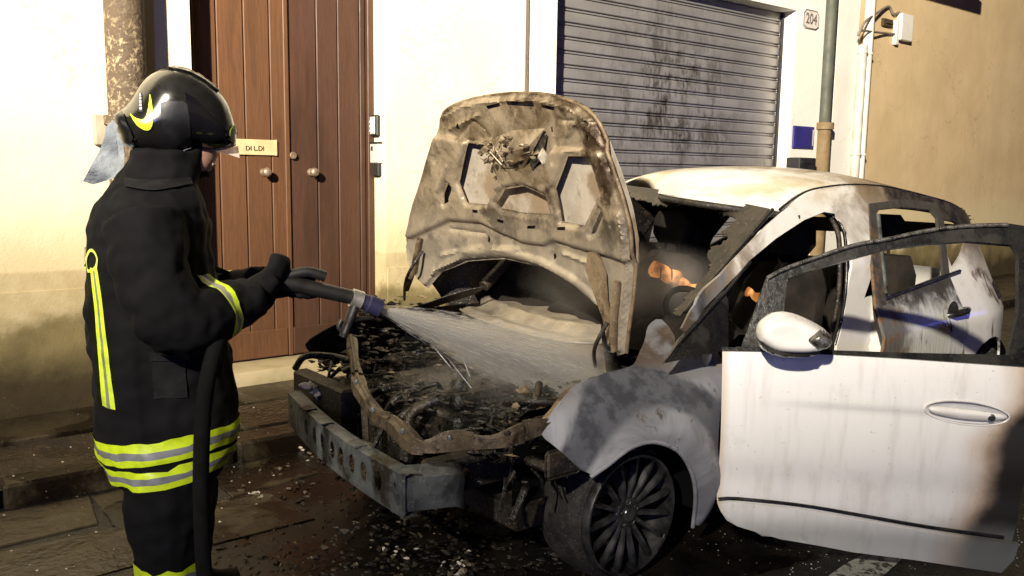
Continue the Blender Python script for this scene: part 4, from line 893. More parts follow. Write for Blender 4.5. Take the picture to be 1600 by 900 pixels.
for i in range(3): MB().lathe([(.0, .0), (.03, .0), (.035, -.02), (.035, -.05)], (1.85+i*.08, 2.62+i*.12, .67), (0, 0, 1), 14).build('coil_cap', M_CHARW, eng, 50)
MB().lathe([(.02, -.02), (.075, -.02), (.08, .0), (.06, .02), (.02, .02)], (1.665, 2.98, .50), (-1, 0, 0), 24).build('pulley', M_GREYM, eng, 40)
MB().box((1.95, 3.15, .42), (2.2, 3.38, .62)).build('battery_shell', M_CHARW, car, bevel=.015)
MB().lathe([(.0, .05), (.05, .05), (.065, .03), (.07, -.15)], (2.3, 2.33, .60), (0, 0, 1), 20).build('strut_tower', M_STRUT, car, 50); MB().lathe([(.0, .05), (.05, .05), (.065, .03), (.07, -.15)], (2.3, 3.33, .60), (0, 0, 1), 20).build('strut_tower', M_STRUT, car, 50)
for i in range(44):                                # charred hoses and looms
    a = np.array((rg.uniform(1.6, 2.35), rg.uniform(2.2, 3.45), rg.uniform(.5, .66))); P_ = [a]
    for j in range(4): P_.append(P_[-1]+[rg.uniform(-.11, .11), rg.uniform(-.12, .12), rg.uniform(-.06, .05)])
    MB().tube(smooth_path(P_, 4), rg.choice((.003, .004, .006, .009, .014)), 7).build('charred_hose', rg.choice((M_CHARW, M_CHARW, M_CHAR)), car, 60)
m = MB(); m2 = MB(); m3 = MB()
for i in range(1500):
    c = (rg.uniform(1.64, 2.40), rg.uniform(2.16, 3.46), rg.uniform(.46, .655)); s_ = rg.uniform(.005, .026); (m if rg.random() > .06 else m2).chunk(c, (s_*1.5, s_*rg.uniform(.2, .7), s_*rg.uniform(.15, .6)), rg)
for i in range(260):                               # crumpled heap along the far side and at the near corner
    c = atZ(rg.uniform(560, 690), rg.uniform(470, 545), .70); c[2] += rg.uniform(-.10, .05); s_ = rg.uniform(.008, .03); (m if rg.random() > .15 else m2).chunk(c, (s_*1.6, s_*rg.uniform(.2, .8), s_*rg.uniform(.2, .8)), rg)
for i in range(140):
    c = atZ(rg.uniform(800, 880), rg.uniform(600, 655), .66); c[1] = max(c[1], 2.2); c[2] += rg.uniform(-.10, .0); s_ = rg.uniform(.01, .035); (m if rg.random() > .2 else m2).chunk(c, (s_, s_*rg.uniform(.3, 1), s_*rg.uniform(.3, .8)), rg)
for i in range(220):                               # burnt scraps fallen under the nose
    c = (rg.gauss(1.78, .16), rg.gauss(2.45, .32), 0); s_ = rg.uniform(.006, .026); m.chunk((c[0], c[1], s_*.4+rg.random()**3*.07), (s_*1.4, s_*rg.uniform(.3, .8), s_*rg.uniform(.2, .6)), rg)
for i in range(7):                                 # strips of melted liner hanging from the wing
    a = np.array((rg.uniform(1.66, 1.9), rg.uniform(2.02, 2.2), rg.uniform(.44, .54))); m.tube(smooth_path([a, a+[rg.uniform(-.03, .03), rg.uniform(-.03, .03), -.04], a+[rg.uniform(-.06, .06), rg.uniform(-.05, .05), -rg.uniform(.06, .13)]], 4), rg.uniform(.006, .014), 6, flat=(1, .35))
tag(m.build('charred_remains', M_CHARW, car, 25), kind='stuff'); tag(m2.build('burnt_scraps', M_STRUT, car, 25), kind='stuff')
MB().box((1.80, 2.2, .22), (2.42, 3.46, .30)).build('undertray', M_CHAR, car)
for sgn in (-1, 1): MB().box((1.50, CYc+sgn*.52-.04, .38), (2.5, CYc+sgn*.52+.04, .50)).build('chassis_leg', M_CHAR, car, bevel=.01)
for sgn in (-1, 1): MB().grid([[(xx, CYc+sgn*.60, .28), (xx, CYc+sgn*.60, .60), (xx, CYc+sgn*.68, .66)] for xx in np.linspace(1.80, 2.5, 8)]).build('inner_wing', M_LINER, car, 60)
MB().tube(smooth_path([atZ(742, 700, .52), atZ(746, 718, .47), atZ(741, 738, .42), atZ(746, 752, .38)], 4), .006, 6).tube(smooth_path([atZ(730, 702, .5), atZ(746, 708, .49), atZ(760, 704, .49)], 4), .005, 6).build('red_wire', simple('red_wire', (.22, .035, .03), None, 9, .5), car, 60)
for c, s_ in ((atZ(690, 738, .47), (.05, .03, .02)), (atZ(672, 742, .47), (.03, .03, .025)), (atZ(718, 735, .46), (.05, .02, .02)), (atZ(480, 605, .60), (.03, .03, .03)), (atZ(500, 612, .55), (.05, .04, .04))): char_lump(c, s_, 'ash_scrap', MATS['pale_ash'] if rg.random() > .4 else M_STRUT, 3, .02)
MB().box((1.53, 2.95, .34), (1.60, 3.40, .60)).build('radiator_remains', M_CHAR, car, bevel=.01)
# ---------------------------------------------------------------- the open front door
DH = np.array((2.545, 1.935, 0)); DTH = rad(47); dd = np.array((math.cos(DTH), -math.sin(DTH), 0)); dn = np.array((-math.sin(DTH), -math.cos(DTH), 0))
def d2(px, py): p = atP(px, py, DH, dn); return np.array(((p-DH)@dd, p[2]))
def Dd(pts): return [d2(*p) for p in pts]
zl = d2(1300, 795)[1]                             # sill moulding height
_c0, _c1 = d2(1259, 628), d2(1427, 639); VC1 = (_c1[1]-_c0[1])/(_c1[0]-_c0[0]); VC0 = _c0[1]-VC1*_c0[0]
def dmap(off=0.0):
    def f(u, v):
        b = .05*math.sin(min(1, max(0, (v-.12)/.74))*math.pi*.92)-.012*math.exp(-((v-.34)/.07)**2)
        if v > .80: b -= .33*(v-.80)*1.0
        vc = VC0+VC1*u; b += .0065*(math.tanh((v-vc)/.010)-1)*min(1, max(0, (u-.12)/.25))+.004*math.sin(u*2.6)
        return DH+dd*u+np.array((0, 0, v))+dn*(b+off)
    return f
DOUT = [(1128, 546), (1230, 549), (1399, 558), (1604, 572), (1612, 640), (1606, 700), (1594, 760), (1586, 820), (1578, 872), (1560, 893), (1520, 887), (1427, 873), (1333, 861), (1217, 838), (1147, 815), (1122, 789), (1119, 776), (1124, 680)]
def m_dskin():
    k = NT('white_door_paint'); x, y, z = k.xyz(); n = k.noise(2.6, 6, .6); n2 = k.noise(14, 6); st = k.noise(6, 4, vec=k.map(scale=(4, 4, .4)))
    al = k.math('ADD', k.math('MULTIPLY', x, math.cos(DTH)), k.math('MULTIPLY', y, -math.sin(DTH)))      # along the door
    al = k.math('ADD', al, -float((DH-np.array((CX, CYc, 0)))@dd))
    e = k.math('ADD', al, k.math('ADD', k.math('MULTIPLY', k.math('SUBTRACT', n, .5), .16), k.math('MULTIPLY', k.ramp(z, .50, .72), -.10)))
    e = k.math('ADD', e, k.ramp(z, .12, .38, .07, 0)); L_ = float(d2(1590, 760)[0]); sc = k.ramp(e, L_-.15, L_-.06); br = k.ramp(e, L_-.25, L_-.08)
    c = k.mix(k.math('MULTIPLY', k.ramp(st, .48, .72), .45), (.68, .68, .68), (.50, .485, .46)); c = k.mix(k.math('MULTIPLY', k.ramp(k.noise(4.5, 7, .7, vec=k.map(loc=(2, 5, 1))), .5, .75), .35), c, (.40, .375, .34)); c = k.mix(k.math('MULTIPLY', k.ramp(k.noise(70, 4, .6), .66, .72), .5), c, (.22, .18, .13))
    c = k.mix(k.math('MULTIPLY', br, .75), c, (.33, .19, .08)); c = k.mix(sc, c, (.008, .006, .005))
    f0 = k.ramp(al, .0, .035, 1, 0); c = k.mix(k.math('MULTIPLY', f0, .5), c, (.45, .33, .17))
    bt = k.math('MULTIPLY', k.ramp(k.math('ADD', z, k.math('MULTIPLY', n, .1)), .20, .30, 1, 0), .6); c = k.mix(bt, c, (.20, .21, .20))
    return k.done(c, k.math('ADD', k.math('MULTIPLY', sc, .4), .24), 0, k.bump(n2, .03, .004), .5, Coat_Weight=.3, Coat_Roughness=.1)
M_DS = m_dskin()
hc_ = d2(1503, 640); a_ = d2(1438, 632); b_ = d2(1569, 647); hw_ = (b_[0]-a_[0])/2; hh_ = .042; tilt = -(a_[1]-b_[1])/(b_[0]-a_[0])
el = lambda k, kk, n=40: [np.array((hc_[0]+hw_*k*math.cos(t), hc_[1]+hh_*kk*math.sin(t)+tilt*hw_*k*math.cos(t))) for t in np.linspace(0, 2*math.pi, n)[:-1]]
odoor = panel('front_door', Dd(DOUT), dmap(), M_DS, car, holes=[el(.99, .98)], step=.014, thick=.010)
# lower moulding standing proud of the skin
MOL = [(1119, 777), (1151, 776), (1240, 787), (1333, 803), (1450, 824), (1567, 841), (1586, 843), (1579, 870), (1560, 890), (1520, 884), (1427, 870), (1333, 858), (1217, 835), (1150, 813), (1124, 789)]
molz = lambda u, v: dmap(.020)(u, v)
panel('sill_moulding', Dd(MOL), molz, M_DS, odoor, step=.03, thick=.018)
MB().tube([dmap(.008)(*p) for p in smooth_path(Dd([(1121, 775), (1151, 774), (1240, 784), (1333, 800), (1450, 821), (1567, 838)]), 3)], .006, 6).build('moulding_gap', M_TRIM, odoor, 60)
# belt seal and window frame
BEL = [(1126, 541), (1230, 543), (1399, 549), (1560, 553), (1606, 555), (1606, 571), (1399, 557), (1230, 548), (1128, 546)]
panel('belt_seal', Dd(BEL), dmap(.010), M_TRIM, odoor, step=.04, thick=.02)
FR_O = [(1157, 542), (1180, 490), (1202, 437), (1232, 422), (1270, 409), (1342, 386), (1404, 375), (1469, 362), (1530, 355), (1606, 353), (1680, 356)]
FR_I = [(1690, 392), (1606, 387), (1533, 381), (1469, 385), (1400, 393), (1313, 416), (1262, 430), (1236, 439), (1227, 478), (1221, 510), (1218, 543)]
rearL = d2(1604, 572)[0]
def clampR(p): return np.array((min(p[0], rearL+.03), p[1]))
fo = [clampR(p) for p in Dd(FR_O)]; fi = [clampR(p)-np.array((.06 if i == 0 else 0, 0)) for i, p in enumerate(Dd(FR_I))]
fo[-1] = np.array((rearL+.03, fo[-2][1]-.01)); z_b = d2(1580, 556)[1]
fi0 = d2(1600, 492); fib = d2(1574, 555)
frame = fo+[np.array((rearL+.045, z_b+.15)), np.array((rearL+.03, z_b))]+[fib, fi0, np.array((fi0[0]+.01, d2(1604, 400)[1]))]+fi[1:]
panel('window_frame', frame, dmap(.004), M_TRIM, odoor, step=.03, thick=.03)
MB().tube([dmap(.012)(*p) for p in smooth_path([p for p in Dd([(1203, 438), (1232, 424), (1270, 411), (1342, 388), (1404, 377), (1469, 364), (1530, 357), (1600, 355)])], 4)], .008, 8).build('frame_bead', m_burnt('peeling_frame_paint', (.03, .03, .03), (.09, .085, .08), (.012, .011, .010), .28, .2, 30, .4, .6), odoor, 60)
panel('mirror_sail', Dd([(1160, 541), (1183, 490), (1204, 444), (1236, 440), (1228, 478), (1222, 541)]), dmap(.016), M_TRIM, odoor, step=.03, thick=.01)
# inside skin and check strap
panel('inner_panel', [np.array((.05, z_b-.02)), np.array((rearL-.02, z_b-.02)), np.array((rearL-.06, .28)), np.array((.07, .26))], dmap(-.07), M_CHAR, odoor, step=.06, thick=.01)
M_EDGE = M_TRIM
tre = [p for p in Dd([(1604, 572), (1612, 640), (1606, 700), (1594, 760), (1586, 820), (1578, 872)])]
MB().grid([[dmap(.0)(*p), dmap(-.04)(p[0]+.004, p[1]), dmap(-.08)(p[0]-.01, p[1])] for p in smooth_path(tre, 3)]).build('shut_face', M_CHAR, odoor, 40)
# mirror
mo = Dd([(1175, 520), (1175, 500), (1188, 487), (1206, 478), (1232, 481), (1264, 496), (1282, 508), (1285, 519), (1277, 533), (1258, 541), (1225, 541), (1198, 538)])
sm = smoothp(mo, 2); mc = sm.mean(0)
def mmap(a, b, t): return DH+dd*a+np.array((0, 0, b))+dn*(.115+t)
M_CAP = simple('white_mirror_cap', (.72, .71, .70), (.64, .62, .60), 12, .25, 0, .03)
mir = inflate('door_mirror', sm, mmap, .08, .035, M_CAP, odoor, .008)
lowm = smoothp(Dd([(1176, 516), (1185, 525), (1225, 533), (1262, 535), (1277, 531), (1262, 544), (1225, 547), (1196, 543), (1180, 534)]), 2)
inflate('mirror_base', lowm, lambda a, b, t: DH+dd*a+np.array((0, 0, b))+dn*(.112+t), .088, .022, M_TRIM, mir, .008)
M_LENS = m_burnt('clear_indicator_lens', (.10, .095, .09), (.22, .21, .20), (.03, .025, .022), .12, .5, 30, .0, .3)
inflate('indicator_lens', smoothp(Dd([(1240, 513), (1262, 498), (1280, 507), (1287, 515), (1281, 531), (1262, 534), (1247, 525)]), 1), lambda a, b, t: DH+dd*a+np.array((0, 0, b))+dn*(.124+t), .092, .025, M_LENS, mir, .008)
MB().tube([mmap(mc[0]-.03, mc[1]-.035, -.06), DH+dd*(mc[0]-.06)+np.array((0, 0, mc[1]-.055))+dn*.0], .03, 10).build('mirror_arm', M_TRIM, mir, 60)
# handle: oval recess, pull, lock barrel
hc_ = d2(1503, 640); a_ = d2(1438, 632); b_ = d2(1569, 647); hw_ = (b_[0]-a_[0])/2; hh_ = .042; tilt = -(a_[1]-b_[1])/(b_[0]-a_[0])
el = lambda k, kk, n=40: [np.array((hc_[0]+hw_*k*math.cos(t), hc_[1]+hh_*kk*math.sin(t)+tilt*hw_*k*math.cos(t))) for t in np.linspace(0, 2*math.pi, n)[:-1]]
MB().tube([dmap(.002)(*p) for p in el(1, 1)], .0035, 6, closed=True).build('handle_rim', M_CAP, odoor, 60)
def cup(u, v):
    r = math.hypot((u-hc_[0])/hw_, (v-hc_[1]-tilt*(u-hc_[0]))/hh_); return dmap(.001-.034*max(0, 1-r*r)**.6)(u, v)
panel('handle_cup', el(.97, .95), cup, simple('cup_paint', (.60, .60, .61), (.52, .52, .53), 12, .25), odoor, step=.012, thick=.001)
pull = [(-.93, -.02), (-.88, .18), (-.52, .22), (-.40, .52), (-.1, .66), (.15, .55), (.28, .25), (.85, .12), (.93, -.05), (.80, -.28), (.3, -.44), (-.3, -.46), (-.8, -.28)]
pl_ = smoothp([np.array((hc_[0]+hw_*a, hc_[1]+hh_*b+tilt*hw_*a)) for a, b in [(-.93, .05), (-.85, .30), (-.5, .34), (.2, .34), (.88, .28), (.94, -.0), (.80, -.36), (.3, -.55), (-.3, -.58), (-.8, -.36)]], 2)
inflate('door_handle', pl_, lambda a, b, t: dmap(.006+t)(a, b), .010, .014, M_CAP, odoor, .007)
lk = np.array((hc_[0]+hw_*.56, hc_[1]+tilt*hw_*.56-.004)); MB().lathe([(.0, .0), (.011, .0), (.013, -.003), (.013, -.012)], dmap(.0185)(*lk), dn, 18).build('lock_barrel', M_BLK, odoor, 50)

# ================================================================== firefighter
PB = np.array((.79, 2.70, 0.0)); _h = PB/np.linalg.norm(PB); pd = np.array((_h[0], _h[1], 0)); pr_ = np.array((_h[1], -_h[0], 0))   # pd away from the viewer, pr_ to the viewer's right
def pp(px, py, dep=0.0): return atP(px, py, PB+pd*dep, pd)
def m_cloth():
    k = NT('black_turnout_cloth'); n = k.noise(5, 6); w = k.noise(420, 2); c = k.mix(k.ramp(n, .35, .65), (.0030, .0030, .0036), (.0058, .0058, .0068))
    nm = k.bump(w, .25, .002); nm = k.bump(k.noise(7, 2, .5), .3, .03, nm); return k.done(c, .85, 0, nm, .15)
M_CLOTH = m_cloth()
man = empty('person', PB); tag(man, 'firefighter in black turnout gear and helmet spraying water into the burnt car', 'person')
body = MB()
def ring(c, rx, rd, yaw=0.0, n=20, p=2.4):
    o = []
    for k in range(n):
        a = 2*math.pi*k/n; ca, sa = math.cos(a), math.sin(a)
        x_ = rx*math.copysign(abs(ca)**(2/p), ca); y_ = rd*math.copysign(abs(sa)**(2/p), sa); o.append(c+pr_*x_+pd*y_)
    return o
TOR = [(745, 190, 332, .17), (728, 163, 345, .205), (700, 155, 362, .215), (660, 149, 372, .215), (600, 143, 366, .212), (550, 138, 358, .212), (500, 134, 348, .215), (450, 132, 338, .22), (400, 133, 332, .23), (350, 138, 326, .24), (320, 146, 318, .235), (298, 158, 310, .20), (284, 172, 304, .14), (270, 190, 312, .105), (250, 200, 316, .10), (235, 205, 318, .10)]
def tor_ring(y, xl, xr_, dep, g=0.0):
    a = pp(xl, y); b = pp(xr_, y); c = (a+b)/2; return ring(c, np.linalg.norm(b-a)/2+g, dep+g)
body.loft([tor_ring(*t) for t in TOR])
def limb(pts, rs, n=16):
    P_ = smooth_path(pts, 5); R_ = np.interp(np.linspace(0, 1, len(P_)), np.linspace(0, 1, len(rs)), rs); body.tube(P_, list(R_), n); return P_, R_
armR = limb([pp(225, 345, -.19), pp(240, 430, -.25), pp(272, 505, -.26), pp(330, 490, -.20), pp(392, 462, -.10)], [.108, .100, .096, .085, .070])
armL = limb([pp(245, 345, .19), pp(285, 430, .25), pp(325, 480, .24), pp(365, 462, .16), pp(408, 444, .07)], [.108, .10, .10, .09, .07])
for s_, (a, b, c, d_) in ((-.11, (262, 720, 740, 262)), (.12, (272, 720, 740, 274))):
    hip = pp(a, b, s_); knee = pp(265 if s_ < 0 else 285, 850, s_); ank = np.array((knee[0]-.02, knee[1], .13)); limb([hip, (hip+knee)/2, knee, (knee+ank)/2, ank], [.125, .125, .105, .105, .098])
    toe = ank+pr_*.20+pd*.03; toe[2] = .05; hl = ank-pr_*.05; hl[2] = .05; body.tube([hl, ank+np.array((0, 0, -.07))+pr_*.04, toe], [.055, .062, .045], 12)
# head and face
hc0 = pp(278, 205); 
for (px, py, rx, rz, rdp) in ((272, 190, .092, .115, .078), (286, 228, .075, .085, .066)):
    c = pp(px, py); V = []
    body.loft([[c+np.array((0, 0, rz*math.cos(t)))+pr_*rx*math.sin(t)*math.cos(a)+pd*rdp*math.sin(t)*math.sin(a) for a in np.linspace(0, 2*math.pi, 17)[:-1]] for t in np.linspace(.05, math.pi-.05, 11)])
body.tube([pp(312, 232), pp(333, 247), pp(326, 253)], [.018, .02, .015], 8)                 # nose
body.tube([pp(296, 260), pp(322, 266), pp(318, 273)], [.04, .032, .022], 10)                 # chin
body.tube([pp(312, 256, -.02), pp(322, 258, 0), pp(312, 256, .02)], .009, 8)                 # mouth
# gloved hands closed round the branch
def hand(wr, kn, curl, thumb, sd):
    body.tube([wr, (wr+kn)/2, kn], [.052, .058, .046], 12, flat=(1, .75))
    ax_ = (kn-wr)/np.linalg.norm(kn-wr)
    for i, l in enumerate((.9, 1.0, .95, .78)):
        o = kn+curl[0]*(i-1.5)*.024; body.tube(smooth_path([o, o+ax_*.04*l+curl[1]*.012, o+ax_*.05*l+curl[1]*.05*l, o+ax_*.02+curl[1]*.075*l], 3), [.016]*4+[.0145]*3+[.013]*3, 8)
    body.tube(smooth_path(thumb, 3), .017, 8)
nz0 = pp(440, 440, -.02); nz1 = pp(548, 464, -.02); nax = (nz1-nz0)/np.linalg.norm(nz1-nz0); nup = np.array((0, 0, 1.0))-nax*nax[2]; nup /= np.linalg.norm(nup)
kR = pp(425, 437, -.06); hand(pp(395, 455, -.09), kR, (nup*-1, pd), [pp(405, 440, -.09), pp(424, 420, -.07), pp(432, 405, -.05), pp(434, 398, -.045)], -1)
kL = pp(462, 440, .05); hand(pp(420, 442, .07), kL, (nax, -nup*.6-pd*.8), [pp(440, 430, .05), pp(470, 428, .03), pp(495, 434, .0)], 1)
hood_ = body.build('body', M_CLOTH, man, 0)
md = hood_.modifiers.new('skin', 'REMESH'); md.mode = 'VOXEL'; md.voxel_size = .0085; md.use_smooth_shade = True
sm_ = hood_.modifiers.new('relax', 'SMOOTH'); sm_.iterations = 5; sm_.factor = .5
tx = bpy.data.textures.new('folds', 'CLOUDS'); tx.noise_scale = .16; tx.noise_depth = 2
dp_ = hood_.modifiers.new('folds', 'DISPLACE'); dp_.texture = tx; dp_.strength = .040; dp_.mid_level = .5; dp_.texture_coords = 'GLOBAL'
tx2 = bpy.data.textures.new('creases', 'CLOUDS'); tx2.noise_scale = .055; tx2.noise_depth = 1
dq_ = hood_.modifiers.new('creases', 'DISPLACE'); dq_.texture = tx2; dq_.strength = .012; dq_.mid_level = .5; dq_.texture_coords = 'GLOBAL'
def bake(o):
    dg = bpy.context.evaluated_depsgraph_get(); dg.update(); me = bpy.data.meshes.new_from_object(o.evaluated_get(dg)); o.modifiers.clear(); old = o.data; o.data = me; bpy.data.meshes.remove(old); return o
bpy.context.view_layer.update(); bake(hood_); hood_.data.shade_smooth()
if not hood_.data.materials: hood_.data.materials.append(M_CLOTH)
# ---------------------------------------------------------------- reflective tape, laid onto the cloth
def m_tape(name, c, c2, r=.45):
    k = NT(name); n = k.noise(30, 4); return k.done(k.mix(k.ramp(n, .4, .65), c, c2), r, 0, k.bump(k.voro(350), .15, .002), .5)
M_YEL = m_tape('lime_yellow_tape', (.62, .80, .02), (.50, .66, .015)); M_SIL = m_tape('silver_grey_tape', (.22, .23, .24), (.16, .165, .17), .35)
def wrap(o, off):
    sw_ = o.modifiers.new('lay', 'SHRINKWRAP'); sw_.target = hood_; sw_.offset = off; sw_.wrap_mode = 'OUTSIDE_SURFACE'; bpy.context.view_layer.update(); bake(o); o.data.shade_smooth(); return o
def band(y0, y1, mat, name, off):
    rows = []
    for t in np.linspace(0, 1, 4):
        y = y0+(y1-y0)*t; v = [np.interp(y, [q[0] for q in TOR[::-1]], [q[i] for q in TOR[::-1]]) for i in (1, 2, 3)]
        a = pp(v[0], y); b = pp(v[1], y); c = (a+b)/2; rx = np.linalg.norm(b-a)/2+.02; row = []
        for k in range(65):
            an = 2*math.pi*k/64; ca, sa = math.cos(an), math.sin(an); q_ = c+pr_*rx*math.copysign(abs(ca)**.83, ca)+pd*(v[2]+.02)*math.copysign(abs(sa)**.83, sa)
            row.append(q_+np.array((0, 0, .018*ca)))
        rows.append(row)
    return wrap(MB().grid(rows).build(name, mat, man, 60, fix=True), off)
for y0, y1, mt, nm in ((656, 668, M_YEL, 'yellow_tape'), (668, 680, M_SIL, 'silver_tape'), (680, 690, M_YEL, 'yellow_tape'), (696, 706, M_YEL, 'yellow_tape'), (706, 716, M_SIL, 'silver_tape'), (716, 725, M_YEL, 'yellow_tape')):
    band(y0, y1, mt, nm, .004)
def strip(pl, pr2, mat, name, off=.004, dep=-.3):
    rows = []
    for a, b in zip(smooth_path([pp(*p, dep) for p in pl], 6), smooth_path([pp(*p, dep) for p in pr2], 6)): rows.append([a+(b-a)*t for t in np.linspace(0, 1, 5)])
    o = MB().grid(rows).build(name, mat, man, 60); sw_ = o.modifiers.new('lay', 'SHRINKWRAP'); sw_.target = hood_; sw_.wrap_method = 'PROJECT'; sw_.use_project_x = sw_.use_project_y = sw_.use_project_z = False
    # march each point along the sight direction onto the cloth
    o.modifiers.clear(); dg = bpy.context.evaluated_depsgraph_get(); inv = hood_.matrix_world.inverted(); V = []
    for v in o.data.vertices:
        w = np.array(v.co)+PB; dr_ = Vector(pd+(w-CAM)*0.0); ok, loc, nrm, _ = hood_.ray_cast(Vector(w-PB-pd*.4), dr_)
        if ok: v.co = loc+nrm*off
    o.data.update(); return o
# upright tape down the back
Ls = [(137, 428), (142, 480), (147, 540), (152, 600), (157, 657)]
def sh(pts, d0, d1): return [(x_+d0+(d1-d0)*i/(len(pts)-1), y_) for i, (x_, y_) in enumerate(pts)]
strip(sh(Ls, 0, 0), sh(Ls, 4, 8), M_YEL, 'yellow_tape'); strip(sh(Ls, 4, 8), sh(Ls, 7, 14), M_SIL, 'silver_tape'); strip(sh(Ls, 7, 14), sh(Ls, 12, 22), M_YEL, 'yellow_tape')
def cuff(path, i0, wid, mats):
    P_, R_ = path; c = P_[i0]; t = P_[min(i0+1, len(P_)-1)]-P_[i0-1]; t /= np.linalg.norm(t); u = np.cross(t, (0, 0, 1.0)); u /= np.linalg.norm(u); w = np.cross(t, u); s0 = -sum(wid)/2
    for wd_, mt in zip(wid, mats):
        rows = [[c+t*(s0+wd_*q)+(u*math.cos(a)+w*math.sin(a))*(R_[i0]+.03) for a in np.linspace(0, 2*math.pi, 33)] for q in np.linspace(0, 1, 3)]
        wrap(MB().grid(rows).build('cuff_tape', mt, man, 60), .004); s0 += wd_
cuff(armR, 16, (.012, .014, .012), (M_YEL, M_SIL, M_YEL)); cuff(armL, 16, (.012, .014, .012), (M_YEL, M_SIL, M_YEL))
lk_ = pp(262, 882, -.11)
for dz, mt in ((.02, M_YEL), (-.005, M_SIL), (-.03, M_YEL)):
    rows = [[lk_+np.array((0, 0, dz-q))+pr_*.16*math.cos(a)+pd*.16*math.sin(a) for a in np.linspace(0, 2*math.pi, 33)] for q in (0, .0125, .025)]
    wrap(MB().grid(rows).build('trouser_tape', mt, man, 60), .004)
# lettering across the back
def back_text(s, size, h, rot, mat):
    me = text_mesh(s, size, 0); V = np.empty(len(me.vertices)*3); me.vertices.foreach_get('co', V); V = V.reshape(-1, 3)
    bdir_ = -pr_*math.cos(rot)-pd*math.sin(rot); bx_ = np.cross((0, 0, 1.0), bdir_)*1.0; c = pp(228, 400)+np.array((0, 0, h))
    o = raw('back_lettering', me, None, man); me.materials.clear(); me.materials.append(mat); pts = []
    bm = bmesh.new(); bm.from_mesh(me); bmesh.ops.triangulate(bm, faces=bm.faces); bmesh.ops.subdivide_edges(bm, edges=bm.edges, cuts=2, use_grid_fill=True); bm.to_mesh(me); bm.free()
    for v in me.vertices:
        w = c+bx_*v.co.x+np.array((0, 0, v.co.y))+bdir_*.6-PB; ok, loc, nrm, _ = hood_.ray_cast(Vector(w), Vector(-bdir_)); v.co = loc+nrm*.004 if ok else Vector(w)
    me.update()
back_text('FUOCO', .095, .0, rad(6), m_tape('yellow_lettering', (.60, .72, .10), (.5, .6, .08)))
# pocket flaps, shoulder yoke seam, collar and storm flap
M_PATCH = simple('black_patch_cloth', (.006, .006, .007), (.010, .010, .011), 30, .8, 0, .3, 200, .25)
strip([(236, 560), (238, 600), (240, 636)], [(290, 556), (292, 598), (294, 634)], M_PATCH, 'pocket', .005); strip([(232, 552), (234, 574)], [(295, 548), (297, 571)], M_PATCH, 'pocket_flap', .009)
strip([(192, 282), (240, 286), (300, 278)], [(192, 296), (240, 302), (304, 292)], M_PATCH, 'collar', .007)
# face between visor and collar
fm = MB(); fc = pp(300, 246)
for t in np.linspace(.12, math.pi-.12, 9): pass
fm.loft([[fc+np.array((0, 0, .062*math.cos(t)))+pr_*(.066*math.sin(t)*math.cos(a)+(.012*math.exp(-((a if a < math.pi else a-2*math.pi)/.3)**2)*math.exp(-((t-1.35)/.28)**2)))+pd*.052*math.sin(t)*math.sin(a) for a in np.linspace(0, 2*math.pi, 25)[:-1]] for t in np.linspace(.12, math.pi-.12, 15)])
fm.tube([pp(331, 256, -.022), pp(335, 257, 0), pp(331, 256, .022)], .005, 8)
fm.build('face', simple('shaded_skin', (.30, .17, .12), (.24, .13, .09), 20, .5, 0, .1), man, 60)
# ---------------------------------------------------------------- helmet
def m_shell():
    k = NT('glossy_black_helmet'); n = k.noise(18, 5); return k.done(k.mix(n, (.006, .006, .006), (.014, .013, .012)), k.ramp(k.noise(9, 5), .4, .7, .20, .42), 0, k.bump(k.noise(70, 3), .04, .003), .5, Coat_Weight=.35, Coat_Roughness=.14)
M_SHELL = m_shell()
HC = pp(275, 190)
def hmap(a, b, t): return HC+pr_*a+np.array((0, 0, b))+pd*t
def hl2(px, py): p = pp(px, py)-HC; return np.array((p@pr_, p[2]))
SH_ = [(177, 179), (193, 170), (206, 156), (218, 134), (232, 118), (252, 108), (272, 105), (296, 110), (320, 123), (340, 139), (355, 158), (364, 183), (369, 205), (368, 228), (352, 233), (326, 234), (304, 231), (290, 244), (262, 245), (240, 241), (216, 237), (196, 228), (188, 210), (179, 190)]
helmet = inflate('helmet', smoothp([hl2(*p) for p in SH_], 2), hmap, .128, .115, M_SHELL, man, .009)
hdep = lambda a, b: None
def on_helmet(poly, name, mat, off=.003, step=.008, parent=None, thick=.003):
    from mathutils.bvhtree import BVHTree
    bm = bmesh.new(); bm.from_mesh(helmet.data); tr = BVHTree.FromBMesh(bm); bm.free()
    def f(a, b):
        w = hmap(a, b, -.5)-PB; h_ = tr.ray_cast(Vector(w), Vector(pd)); q = np.array(h_[0]) if h_[0] is not None else w+pd*.5; n_ = np.array(h_[1]) if h_[0] is not None else -pd
        n_ = n_ if n_@pd < 0 else -n_
        return q+PB+n_*off
    return panel(name, [hl2(*p) for p in poly], f, mat, parent or helmet, step=step, thick=thick, smooth=60)
CHV = [(203, 178), (213, 188), (225, 191), (230, 185), (234, 166), (235, 148), (238, 163), (240, 185), (239, 197), (234, 206), (225, 205), (213, 196)]
def smpoly(p): return [tuple(q) for q in smoothp(p, 1)]
on_helmet(smpoly(CHV), 'yellow_chevron', m_tape('fluorescent_yellow', (.66, .84, .03), (.60, .76, .03), .3))
on_helmet([(251, 166), (256, 163), (284, 163), (292, 170), (297, 231), (254, 232), (252, 200)], 'ear_guard', simple('dull_black_guard', (.004, .004, .006), (.007, .007, .009), 15, .45, 0, .1), .004)
on_helmet([(246, 108), (262, 104), (300, 112), (324, 126), (343, 142), (338, 146), (318, 130), (296, 118), (272, 112)], 'crest_ridge', M_SHELL, .007)
VIS = [(286, 150), (300, 158), (322, 180), (346, 204), (358, 214), (367, 200), (369, 214), (368, 228), (352, 234), (300, 232), (296, 200)]
